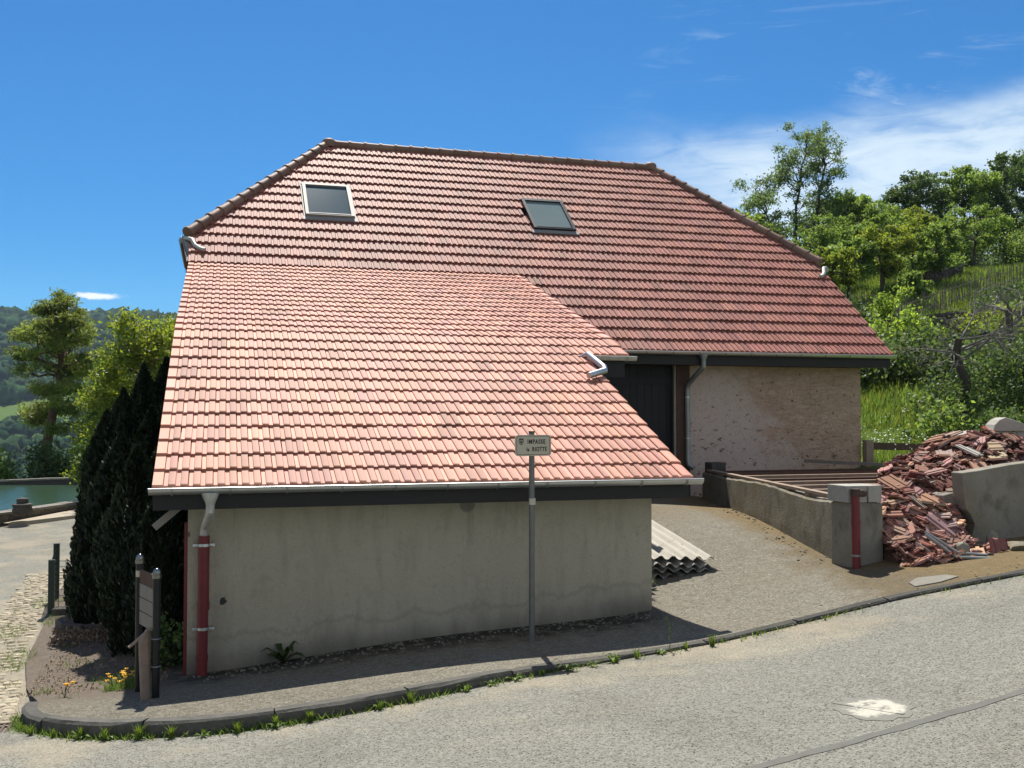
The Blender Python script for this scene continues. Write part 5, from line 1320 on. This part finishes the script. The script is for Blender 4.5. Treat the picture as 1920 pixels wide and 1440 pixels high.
pert = 1+.26*np.sin(iv@np.array([5.1,2.3,3.7])+1)+.2*np.sin(iv@np.array([-3.3,6.1,4.9]))
V = np.empty((n, len(iv), 3)); ph = rng.random(n)*6.283; jit = 1+rng.normal(0, .13, (n, len(iv)))
base_v = iv*pert[:,None]
c_, s_ = np.cos(ph)[:,None], np.sin(ph)[:,None]
V[:,:,0] = fx[:,None]+rad[:,None]*jit*(base_v[None,:,0]*c_-base_v[None,:,1]*s_); V[:,:,1] = fy[:,None]+rad[:,None]*jit*(base_v[None,:,0]*s_+base_v[None,:,1]*c_); V[:,:,2] = fzv[:,None]+hh[:,None]*(.35+jit*base_v[None,:,2])
F = (ifc[None]+np.arange(n)[:,None,None]*len(iv)).reshape(-1,3)
tt = (rng.uniform(.65, 1.5, n)[:,None]*np.c_[rng.uniform(.85,1.25,n), np.ones(n), rng.uniform(.8,1.1,n)])
me = bpy.data.meshes.new('far_forest'); Vf = V.reshape(-1,3); me.vertices.add(len(Vf)); me.loops.add(len(F)*3); me.polygons.add(len(F))
me.vertices.foreach_set('co', Vf.astype('f').ravel()); me.loops.foreach_set('vertex_index', F.astype('i').ravel()); me.polygons.foreach_set('loop_start', np.arange(0, len(F)*3, 3, dtype='i')); me.polygons.foreach_set('loop_total', np.full(len(F), 3, 'i')); me.update()
at = me.color_attributes.new('tint', 'FLOAT_COLOR', 'POINT'); t4 = np.ones((n, len(iv), 4), 'f'); t4[:,:,:3] = tt[:,None,:]*rng.uniform(.7, 1.3, (n, len(iv), 1)); at.data.foreach_set('color', t4.ravel())
tag(link('far_forest', me, 'far_forest', None, False), 'dense wood covering the far hillside across the valley', 'forest', kind='stuff')

# ---------------------------------------------------------------- hillside garden on the right
GA = 'trees on the slope behind the garden'
rng = np.random.default_rng(60)
# tall ash of three stems
bx, by = 40.6, 65.6; bz = lz(bx, by)-1.1; H = 12.4
st3 = [[(0,0,-.3),(.2,0,3),(.1,.2,6),(.5,0,9),(1.0,0,12.0)], [(-.5,.2,-.3),(-1.0,0,3),(-1.7,.2,5.5),(-2.8,.2,8.2)], [(.5,-.2,-.3),(1.0,0,3.5),(1.7,.2,6.5),(2.2,0,9.6),(1.9,0,11.8)]]
cl = []
for (x, z, w, h, nn) in ((.8,11.2,1.5,1.0,10),(1.9,11.2,1.1,1.2,8),(.4,9.6,1.9,1.2,13),(2.1,9.6,1.3,1.2,10),(-.4,8.4,1.6,1.0,8),(2.6,7.9,1.0,1.0,6),(-2.8,8.0,1.5,.8,9),(-2.6,6.8,1.6,.8,9),(.6,7.2,1.6,.9,7),(2.4,6.2,1.0,.8,5),(-1.3,5.6,1.2,.8,5),(1.2,5.2,1.5,.8,5),(-2.6,5.2,1.0,.5,4)):
    for k in range(nn): r = rng.uniform(.35,.72); cl.append(((x+rng.uniform(-w,w)*.9, rng.uniform(-1.6,1.6), z+rng.uniform(-h,h)), (r*1.1,r*1.1,r*.75)))
ca, sa = math.cos(R_(30)), math.sin(R_(30))
rot = lambda p: (p[0]*ca+p[1]*sa, -p[0]*sa+p[1]*ca, p[2])
tree('ash_tree', (bx, by, bz), H, [(rot(c), r) for c, r in cl], .24, 1, 125, 'leaf_ash', 'bark', 'tall slender ash with three stems standing against the sky', stems=[[rot(p) for p in s] for s in st3], tr=.17, seed=9, limb_r=.3, droop=.25, wr=.4, sprd=1.5)
# background trees along the skyline
bg_ = [ # x, y, height, radius, material, label
 (44.0,64.0,5.9,2.3,'leaf_mid','round green tree right beside the foot of the tall ash'),
 (46.5,62.0,4.6,2.2,'leaf_dark','dark green tree in the row right of the ash, second from it'),
 (51.5,66.0,7.2,2.7,'leaf_dark','dark tree standing at the middle of the skyline row behind the fruit trees'),
 (55.0,65.0,7.6,2.6,'leaf_mid','bushy mid green tree at the crest behind the fruit trees'),
 (58.5,64.5,8.2,2.7,'leaf_dark','dark crested tree with bare twigs showing at its top'),
 (60.5,61.0,6.8,2.6,'leaf_mid','mid green tree in front of the big wood on the right skyline'),
 (72.0,70.0,12.4,4.2,'leaf_dark','tallest dark tree at the right end of the skyline'),
 (78.0,70.0,13.2,4.5,'leaf_dark','big dark tree cut by the right picture edge'),
 (67.5,72.0,9.2,3.4,'leaf_dark','dark tree stepping down left of the tallest tree'),
 (37.0,63.5,4.2,1.9,'leaf_dark','dark tree just visible over the right hip of the roof'),
 (35.0,62.5,5.2,1.9,'leaf_mid','green tree top peeping over the hip left of the ash'),
 (49.5,74.0,6.5,3.0,'leaf_dark','dark tree filling the gap behind the skyline row'),
 (62.0,55.0,5.6,2.6,'leaf_mid','mid green tree near the right edge above the paling fence')]
for k, (x, y, H, R, m, lab) in enumerate(bg_):
    rg = np.random.default_rng(200+k); nC = int(26+R*9)
    tree('broadleaf_tree', (x, y, lz(x,y)-.1), H, crown_clumps(rg, H, H*.12, R, nC, R*.28, 'round', .8), .25, 1, 300, m, 'bark', lab, 'tree', GA, tr=.05*R+.06, seed=300+k)
rg = np.random.default_rng(9); mb = MB()
# bare twigs on the crested tree
# fruit trees in the garden
GF = 'fruit trees in the hillside garden'
fr = [(36.9,45.9,3.2,1.35,'leaf_mid','small fruit tree with a clear trunk standing on the mown strip'),
 (33.8,46.2,3.5,1.5,'leaf_yellow','bright yellow green fruit tree in the middle of the garden row'),
 (31.8,46.2,3.3,1.4,'leaf_mid','fruit tree second from the roof in the garden row'),
 (30.3,45.6,3.3,1.35,'leaf_yellow','yellow green fruit tree nearest to the right hip of the roof'),
 (35.6,48.6,3.9,1.6,'leaf_mid','fruit tree behind the mown strip, rear of the middle pair'),
 (39.6,49.6,3.6,1.5,'leaf_yellow','bright fruit tree behind the stone pile'),
 (38.6,53.5,4.4,1.8,'leaf_mid','taller fruit tree at the back of the garden row'),
 (34.0,52.0,4.2,1.8,'leaf_mid','bushy fruit tree at the back left of the garden'),
 (44.2,51.5,3.9,1.7,'leaf_mid','fruit tree above the paling fence near the right edge'),
 (42.4,54.8,4.3,1.7,'leaf_yellow','yellowish fruit tree at the back right of the garden'),
 (44.2,45.8,3.2,1.5,'leaf_dark','dark twiggy fruit tree at the right edge by the paling fence'),
 (32.0,41.2,1.6,.8,'leaf_mid','young low fruit tree just below the garden row')]
for k, (x, y, H, R, m, lab) in enumerate(fr):
    rg = np.random.default_rng(400+k)
    tree('fruit_tree', (x, y, lz(x,y)-.05), H, crown_clumps(rg, H, H*.36, R, 30, R*.28, 'round', .75), .16, 1, 240, m, 'bark', lab, 'fruit tree', GF, tr=.10, seed=500+k, limb_r=.5)
# paling fences
def paling(pts, h, gap, label, seed, mat='paling'):
    rg = random.Random(seed); P = [Vector(p) for p in pts]; root = empty('paling_fence', (*pts[0], lz(*pts[0])), label, 'fence', 'fences on the slope'); mb = MB(); m2 = MB()
    for a, b in zip(P, P[1:]):
        L = (b-a).length; n = int(L/gap)
        for k in range(n):
            p = a+(b-a)*(k/n); z = lz(p.x, p.y); hh = h*rg.uniform(.8, 1.12); tx, ty = rg.gauss(0,.05), rg.gauss(0,.05)
            mb.tube([(p.x, p.y, z-.1), (p.x+tx, p.y+ty, z+hh)], [.022, .014], 5, True, (rg.uniform(.6,1.4),)*3)
        for hz_ in (.3, .75): m2.bar((a.x, a.y, lz(a.x,a.y)+h*hz_), (b.x, b.y, lz(b.x,b.y)+h*hz_), .02, .03)
    mb.build('pickets', mat, root); m2.build('rail', mat, root); return root
paling([(28.2,37.6),(29.2,38.3),(30.4,38.8),(32.4,39.6),(34.8,40.6),(37.2,41.2),(40.5,42.0)], 1.15, .11, 'grey paling fence climbing the slope to the right picture edge', 1)
paling([(27.6,43.2),(29.2,43.0),(30.8,42.4)], 1.1, .12, 'dark paling fence below the fruit trees beside the roof', 2)
paling([(26.2,35.2),(27.2,36.2),(28.1,37.4)], 1.0, .12, 'lower shaded run of paling fence on the steep bank', 3)
# dry stone terrace walls
def terrace(pts, h, label, seed):
    rg = random.Random(seed); P = [Vector(p) for p in pts]; mb = MB()
    for a, b in zip(P, P[1:]):
        d = (b-a).normalized(); L = (b-a).length; x = 0
        while x < L:
            w = rg.uniform(.22, .5); z = 0
            p = a+d*(x+w/2); g0 = lz(p.x, p.y)-.15
            while z < h+.15:
                hh = rg.uniform(.10, .22); mb.obox((p.x+rg.gauss(0,.025), p.y+rg.gauss(0,.025), g0+z+hh/2), (d.x*w/2, d.y*w/2, 0), (-d.y*.2, d.x*.2, 0), (0, 0, hh/2), (rg.uniform(.6,1.4),)*3, .025, rg); z += hh
            x += w*.97
    return tag(mb.build('terrace_wall', 'dry_stone', None, origin=(*pts[0], lz(*pts[0]))), label, 'wall', 'dry stone walls on the slope')
terrace([(35.0,46.3),(37.0,46.6),(39.6,47.4)], .5, 'low dark terrace wall edging the mown strip under the fruit trees', 1)
terrace([(25.8,36.6),(27.8,35.6),(29.4,34.2),(31.2,32.6)], .75, 'upper dark dry stone wall behind the dead tree', 2)
terrace([(22.8,33.2),(24.8,32.2),(26.6,31.0),(28.8,29.0)], .7, 'lower dark dry stone wall running behind the bramble bank', 3)
# stone pile with planks in the garden
o = boulder('stone_pile', (39.4, 48.2, lz(39.4,48.2)+.12), .5, 'pile of pale stones and timber on the mown strip', 'stone', 'stone pile', 12, sq=(2.2,.8,.6))
mb = MB(); mb.bar((38.6,47.6,lz(38.6,47.6)+.2), (40.4,47.8,lz(40.4,47.8)+.55), .16, .05); tag(mb.build('loose_plank', 'pale_bark', None, origin=(39.4,47.7,lz(39.4,47.7))), 'pale plank lying against the stone pile in the garden', 'plank')
mb = MB(); mb.bar((38.3,47.9,lz(38.3,47.9)+.3), (39.6,47.4,lz(39.6,47.4)+.5), .12, .05); tag(mb.build('loose_plank', 'pale_bark', None, origin=(39.0,47.7,lz(39.0,47.7))), 'second shorter pale plank on the left of the stone pile', 'plank')
# shrubs on the bank
GS = 'shrubs on the bank behind the barn yard'
sh_list = [(21.3,30.6,1.5,1.7,'ivy','broad ivy covered shrub filling the bank just right of the barn'),
 (20.0,30.4,1.4,1.5,'leaf_dark','dark shrub tucked against the barn corner'),
 (22.9,29.4,1.5,1.6,'ivy','leafy shrub in the middle of the bank below the lower terrace wall'),
 (24.2,27.6,1.5,1.6,'leaf_dark','dark shrub on the bank left of the dead tree crown'),
 (20.0,24.2,1.15,1.75,'ivy','ivy thicket wrapped round the trunk of the dead tree'),
 (21.4,24.6,1.3,1.8,'leaf_dark','dark shrub behind the concrete blocks near the right edge'),
 (22.8,24.8,1.4,2.2,'ivy','tall ivy shrub at the right picture edge'),
 (17.9,22.2,.85,1.05,'leaf_mid','bright green shrub at the end of the grass behind the heap'),
 (18.9,21.4,.9,.95,'leaf_dark','low dark shrub right behind the pale broken slab'),
 (20.6,21.2,.95,.9,'leaf_mid','low leafy shrub behind the concrete blocks'),
 (26.8,34.6,1.1,1.2,'leaf_lime','lime green shrub at the foot of the lower paling fence'),
 (25.0,35.6,1.4,1.2,'leaf_lime','bright lime green hazel bush right beside the roof edge'),
 (29.6,40.2,.8,1.15,'leaf_lime','lime green sapling bush on the bank below the mown strip'),
 (31.2,40.6,.8,1.2,'leaf_lime','lime green bush beside the climbing paling fence'),
 (24.6,39.0,1.7,1.5,'leaf_dark','dark shrub below the fruit trees next to the roof'),
 (27.4,40.6,1.5,1.1,'leaf_dark','dark low shrub on the terrace left of the lime bushes'),
 (29.6,33.4,1.3,1.1,'leaf_yellow','yellowish bramble patch above the dead tree'),
 (31.6,33.8,1.4,1.0,'leaf_mid','bramble patch on the terrace at the right edge'),
 (28.4,31.6,1.2,.9,'leaf_yellow','yellow flowered patch on the terrace behind the dead branches'),
 (33.2,36.6,1.5,1.1,'leaf_dark','dark shrub under the climbing fence near the right edge'),
 (26.2,31.6,1.2,.8,'ivy','bramble patch between the two dark terrace walls'),
 (24.0,33.0,1.3,.9,'ivy','ivy patch on the left end of the lower terrace wall'),
 (45.5,57.5,2.2,2.6,'leaf_mid','green thicket behind the garden just right of the ash foot'),
 (50.5,60.5,2.4,2.8,'leaf_dark','dark thicket under the middle of the skyline trees'),
 (55.5,59.0,2.4,2.4,'leaf_mid','green thicket under the crested skyline tree'),
 (61.0,57.0,2.4,2.6,'leaf_dark','dark thicket at the right end of the skyline trees'),
 (68.0,62.0,3.0,3.4,'leaf_mid','big green thicket below the tallest skyline trees'),
 (75.0,64.0,3.2,4.2,'leaf_dark','big dark thicket below the tree cut by the right picture edge'),
 (39.6,57.5,2.0,2.4,'leaf_dark','dark thicket left of the fruit trees below the ash')]
for k, (x, y, R, H, m, lab) in enumerate(sh_list):
    n = int(1500*R*max(1, R)); lf = .13 if y < 26 else .17
    shrub('shrub', (x, y, lz(x,y)-.05), R, H, n, lf, m, lab, 'shrub', GS, seed=700+k)
# the dead tree with grey bare branches
def bare_tree(base, H, label, seed, spread):
    rng = np.random.default_rng(seed); base = np.array(base); root = empty('dead_tree', tuple(base), label, 'tree'); tk = MB(); br = MB()
    top = np.array([-.1, 0, H*.55]); tk.tube([tuple(base+p) for p in wig(rng, (0,0,-.2), top, 4, .05)], [.17,.15,.13,.12,.10], 9)
    def grow(p, d, L, r, lev):
        q = [p]; n = 5
        for i in range(n):
            d = d+rng.normal(size=3)*.16+np.array([0,0,-.035]); d /= np.linalg.norm(d); q.append(q[-1]+d*L/n)
        br.tube([tuple(base+x) for x in q], [r*(1-.7*i/n) for i in range(n+1)], 5 if lev else 7, False)
        if lev < 3:
            for k in range(4 if lev else 5):
                i = rng.integers(1, n+1); s = d+rnd_unit(rng, 1)[0]*.95; s[2] *= .7; s /= np.linalg.norm(s); grow(q[i], s, L*rng.uniform(.4, .65), r*.45, lev+1)
    for k in range(9):
        a = rng.random()*6.283; d = np.array([math.cos(a), math.sin(a), rng.uniform(.0, .75)]); d /= np.linalg.norm(d); grow(top*rng.uniform(.72, 1.0), d, spread*rng.uniform(.6, 1.1), .036, 0)
    tk.build('trunk', 'bark', root, True); br.build('branches', 'pale_bark', root, True); return root
bare_tree((20.15, 24.0, lz(20.15,24.0)), 4.1, 'dead tree with tangled bare grey branches on the bank', 8, 1.75)
bare_tree((23.3, 25.6, lz(23.3,25.6)), 4.6, 'second bare grey tree reaching in from the right picture edge', 5, 2.2)
# grass behind the yard and up the slope
def grass(name, C, h, w, mat, label, seed, spread=.3):
    rng = np.random.default_rng(seed); n = len(C); a = rng.random(n)*6.283; hh = h*rng.uniform(.5, 1.35, n); ww = w*rng.uniform(.7, 1.3, n); ln = rng.normal(0, spread, (n, 2))*hh[:,None]
    V = np.empty((n, 3, 3)); V[:,0] = C+np.c_[np.cos(a)*ww, np.sin(a)*ww, np.zeros(n)]; V[:,1] = C-np.c_[np.cos(a)*ww, np.sin(a)*ww, np.zeros(n)]; V[:,2] = C+np.c_[ln, hh]
    return tag(link(name, quads_mesh(name, V, tints(rng, n, .25, .14), 3), mat, None), label, 'grass', kind='stuff')
rng = np.random.default_rng(90); n = 42000
gx_ = rng.uniform(12.6, 23, n); gy_ = rng.uniform(17.0, 31, n); ok = (gx_*.766+gy_*.643 > 21.2) & ((gx_ > 13.0) | (gy_ < 18)); gx_, gy_ = gx_[ok], gy_[ok]
grass('meadow_grass', np.c_[gx_, gy_, land_z(gx_, gy_)-.02], .17, .010, 'grass', 'tall bright meadow grass behind the barn yard', 3)
n = 52000; d_ = np.sqrt(rng.uniform(30**2, 68**2, n)); a_ = np.radians(rng.uniform(31, 46, n)); gx_, gy_ = d_*np.sin(a_), d_*np.cos(a_)
grass('slope_grass', np.c_[gx_, gy_, land_z(gx_, gy_)-.02], .30, .028, 'grass', 'rough grass covering the terraced garden slope', 4)
n = 900; gx_ = rng.uniform(13.2, 20, n); gy_ = rng.uniform(18, 25, n); ok = gx_*.766+gy_*.643 > 21.6; gx_, gy_ = gx_[ok], gy_[ok]; n = len(gx_)
V = leaf_quads(np.c_[gx_, gy_, land_z(gx_, gy_)+rng.uniform(.18,.34,n)], rng, .045, .045, 3)
tag(link('meadow_flowers', quads_mesh('meadow_flowers', V, np.ones((n,3))), 'white', None), 'tiny white flowers dotted through the meadow grass', 'flowers', kind='stuff')
# dry leaf litter, moss tufts and small grass along the kerb and walls
rng = np.random.default_rng(91); C = []
KPa = np.array([(p.x, p.y) for p in KP]); 
for k in range(9000):
    i = rng.integers(0, len(KP)-2)
    den = .18+.82*abs(math.sin(i*.7)*math.sin(i*.23+1)); den *= 1.0 if KP[i].x < .8 else (.35 if KP[i].x < 3.2 else .14)
    if rng.random() > den: continue
    nn = knorm(i); p = KP[i]+(KP[i+1]-KP[i])*rng.random()-nn*abs(rng.normal(0, .05)); C.append((p.x, p.y, rz(p.x, p.y)-.005))
grass('kerb_grass', np.array(C), .06, .006, 'weed', 'thin grass growing in the gutter along the kerb', 5, .6)
C = []
for k in range(2600):
    x, y = rng.uniform(-2.7, -1.95), rng.uniform(11.5, 17); 
    if math.sin(x*9+y*2.1)+math.sin(y*3.3-x*4) > .35: C.append((x, y, rz(x, y)+.01))
for k in range(2200):
    x, y = rng.uniform(-1.7, -.55), rng.uniform(10.4, 14.8)
    if math.sin(x*7+y*2.9)+math.sin(y*5.3-x*3) > .75: C.append((x, y, pz(x, y)-.005))
for k in range(500): x, y = rng.uniform(-1.0, -.66), rng.uniform(10.6, 11.3); C.append((x, y, pz(x, y)-.005))
grass('verge_grass', np.array(C), .075, .004, 'weed', 'short grass between the cobbles and on the bare earth at the bend', 6, .7)
rng = np.random.default_rng(95); n = 2600; lx, ly = rng.uniform(-1.8, -.4, n), rng.uniform(10.8, 15.2, n)
V = leaf_quads(np.c_[lx, ly, pave_z(lx, ly)+.012], rng, .03, .017, 3)
MAT['litter'] = simple('dry_leaves', (.22, .155, .10), .9, 0, .5, 30, 0)
tag(link('leaf_litter', quads_mesh('leaf_litter', V, np.ones((n,3))), 'litter', None), 'brown dry leaves littering the earth under the conifers', 'leaf litter', kind='stuff')
# single weeds along the kerb
def rosette(n, L, W, rise, seed):
    rng = np.random.default_rng(seed); VV = []; F = []
    mb = MB()
    for k in range(n):
        a = 6.283*k/n+rng.normal(0,.25); l = L*rng.uniform(.6,1.15); w = W*rng.uniform(.7,1.2); r = rise*rng.uniform(.5,1.5); ca, sa = math.cos(a), math.sin(a); t = rng.uniform(.75,1.3)
        pts = []
        for s_, ww, z in ((0,.15,0),(.35,.8,.7),(.7,1,1.0),(1,.08,.75)):
            for q in (-1, 1): pts.append((ca*l*s_-sa*w*.5*ww*q, sa*l*s_+ca*w*.5*ww*q, r*l*z+abs(q)*0))
        mb.add(pts, [(0,2,3,1),(2,4,5,3),(4,6,7,5)], (t, t, t*.9))
    return mb
def tuft(n, h, seed):
    rng = np.random.default_rng(seed); mb = MB()
    for k in range(n):
        a = rng.random()*6.283; hh = h*rng.uniform(.4,1.15); ln = rng.uniform(.1,.75)*hh; ca, sa = math.cos(a), math.sin(a); w = .0045; t = rng.uniform(.7,1.4); r = .02*rng.random()
        mb.add([(ca*r-sa*w, sa*r+ca*w, 0), (ca*r+sa*w, sa*r-ca*w, 0), (ca*ln*.45+sa*w*.7, sa*ln*.45-ca*w*.7, hh*.7), (ca*ln*.45-sa*w*.7, sa*ln*.45+ca*w*.7, hh*.7), (ca*ln, sa*ln, hh)], [(0,1,2,3),(3,2,4)], (t*1.05, t, t*.8))
    return mb
rg = random.Random(17); wd = []
ros = [rosette(9,.11,.028,.55,s).build('weed', 'weed', None) for s in (1,2,3)]; tuf = [tuft(46,.10,s).build('grass_tuft', 'weed', None) for s in (4,5,6)]
spots = [(-1.25,1,.8),(-1.0,0,1.0),(-.75,1,1.1),(-.45,1,1.2),(-.2,1,.9),(.1,1,.9),(.45,1,1.1),(.8,1,.8),(1.25,0,.8),(1.6,1,.7),(2.05,0,.9),(2.3,0,.7),(2.62,0,1.0),(2.95,1,.6),(3.1,0,1.25),(3.32,0,.8),(3.75,0,1.1),(3.95,1,1.0),(4.15,0,.8),(4.5,1,.9),(4.72,1,1.3),(5.25,1,.6),(6.1,1,.5)]
for _ in range(26):
    x_ = rg.choice([rg.uniform(-1.35, .8), rg.uniform(-1.35, 4.8)]); spots.append((x_, 1 if rg.random() < .7 else 0, rg.uniform(.45, 1.05)))
uw = set()
for x, kind, sc in spots:
    i = min(range(len(KP)), key=lambda j: abs(KP[j].x-x)+(3 if KP[j].x < -1.4 else 0)); nn = knorm(i); p = KP[i]-nn*rg.uniform(.02,.09)
    src = (tuf if kind else ros)[rg.randrange(3)]
    if src.name in uw: o = src.copy(); col.objects.link(o)
    else: o = src; uw.add(src.name)
    o.location = (p.x, p.y, rz(p.x, p.y)-.004); o.rotation_euler = (0,0,rg.uniform(0,6.28)); o.scale = (sc,)*3
    if kind: tag(o, 'green grass tuft growing out of the gutter against the kerb', 'grass tuft', 'grass tufts along the kerb')
    else: tag(o, 'leafy green weed rosette growing against the kerb', 'weed', 'weeds along the kerb')
for o in ros+tuf:
    if o.name not in uw: bpy.data.objects.remove(o)
# dock plant at the wall foot, weeds by the stack, dry stalk
o = rosette(11, .23, .085, .75, 21).build('dock_plant', 'dock', None); o.location = (.72, 10.98, pz(.72,10.98)); tag(o, 'broad leaved dock plant at the foot of the rendered wall', 'plant')
o = tuft(60, .16, 31).build('grass_tuft', 'dock', None); o.location = (5.1, 11.6, pz(5.1,11.6)); o.scale = (1.6,1.6,1.5); tag(o, 'dark grass tuft at the right corner of the rendered wall under the sheets', 'grass tuft', 'grass tufts along the kerb')
o = rosette(10, .16, .05, .9, 33).build('weed', 'dock', None); o.location = (5.22, 11.9, pz(5.22,11.9)); tag(o, 'dark weed growing under the stack of corrugated sheets', 'weed', 'weeds along the kerb')
o = rosette(14, .13, .05, .6, 35).build('weed', 'weed', None); o.location = (9.7, 10.2, rz(9.7,10.2)+.04); o.scale = (1.8,)*3; tag(o, 'green nettle like weed by the mossy stones right of the heap', 'weed', 'weeds along the kerb')
mb = MB(); rg = random.Random(8); x0, y0 = 4.35, 9.35; z0 = pz(x0, y0)
mb.tube([(x0,y0,z0-.01),(x0+.01,y0,z0+.14),(x0-.005,y0,z0+.30)], [.004,.003,.002], 5)
for k in range(12): z = z0+.08+.018*k; a = rg.uniform(0,6.28); mb.tube([(x0,y0,z),(x0+.035*math.cos(a),y0+.035*math.sin(a),z+.03)], [.003,.006], 4)
tag(mb.build('dry_stalk', 'stem', None, origin=(x0,y0,z0)), 'thin upright dry stalk on the pavement near the kerb', 'plant')
# yellow flowers by the sign
rng = np.random.default_rng(3)
def poppy(x, y, k, lab):
    z = pz(x, y); root = empty('yellow_flower', (x, y, z), lab, 'flower', 'yellow flowers by the sign post'); st = MB(); pe = MB(); rg = random.Random(k)
    for j in range(10):
        a = rg.uniform(0,6.28); l = rg.uniform(.03,.10); h = rg.uniform(.07,.15); t = (x+l*math.cos(a), y+l*math.sin(a), z+h); st.tube([(x,y,z-.01), (x+l*.4*math.cos(a), y+l*.4*math.sin(a), z+h*.6), t], .0025, 4, False)
        if j < 6:
            for q in range(5):
                b = q*1.2566+a; r = .021; pe.add([t, (t[0]+r*math.cos(b-.5), t[1]+r*math.sin(b-.5), t[2]+.016), (t[0]+r*1.2*math.cos(b), t[1]+r*1.2*math.sin(b), t[2]+.02), (t[0]+r*math.cos(b+.5), t[1]+r*math.sin(b+.5), t[2]+.016)], [(0,1,2,3)])
    st.build('stem', 'stem', root); pe.build('petals', 'petal', root); return root
poppy(-.80, 10.75, 1, 'yellow flowering clump nearest to the left sign post'); poppy(-.92, 10.86, 2, 'middle yellow flowering clump left of the sign post'); poppy(-.86, 11.02, 3, 'rear yellow flowering clump left of the sign post'); poppy(-1.32, 10.52, 4, 'lone little yellow flower on the bare earth near the kerb corner')
# rust coloured dry creepers over the planter stones
n = 700; lx, ly = rng.uniform(-1.9,-1.0,n), rng.uniform(13.5,14.2,n); V = leaf_quads(np.c_[lx, ly, pave_z(lx, ly)+rng.uniform(.01,.12,n)], rng, .05, .03, 1)
tag(link('dry_creeper', quads_mesh('dry_creeper', V, np.ones((n,3))), 'litter', None), 'brown dried creeping plants in front of the dark planter stones', 'dry plants', kind='stuff')

# ---------------------------------------------------------------- air
bm = bmesh.new(); bmesh.ops.create_cube(bm, size=1)
for v in bm.verts: v.co = Vector((v.co.x*6400, v.co.y*6400, -75 if v.co.z < 0 else 330))
me = bpy.data.meshes.new('haze'); bm.to_mesh(me); bm.free()
hm = bpy.data.materials.new('haze_air'); hm.use_nodes = True; nt = hm.node_tree; nt.nodes.clear(); vo = nt.nodes.new('ShaderNodeVolumePrincipled'); ou = nt.nodes.new('ShaderNodeOutputMaterial'); nt.links.new(vo.outputs[0], ou.inputs['Volume'])
vo.inputs['Color'].default_value = (.55, .75, 1.0, 1); vo.inputs['Density'].default_value = HAZE; vo.inputs['Anisotropy'].default_value = .3
ho = bpy.data.objects.new('haze', me); col.objects.link(ho); me.materials.append(hm); ho['kind'] = 'stuff'; ho['label'] = 'faint blue summer haze over the valley'; ho['category'] = 'haze'
print('objects', len(bpy.data.objects), 'faces', sum(len(o.data.polygons) for o in bpy.data.objects if o.type == 'MESH'))
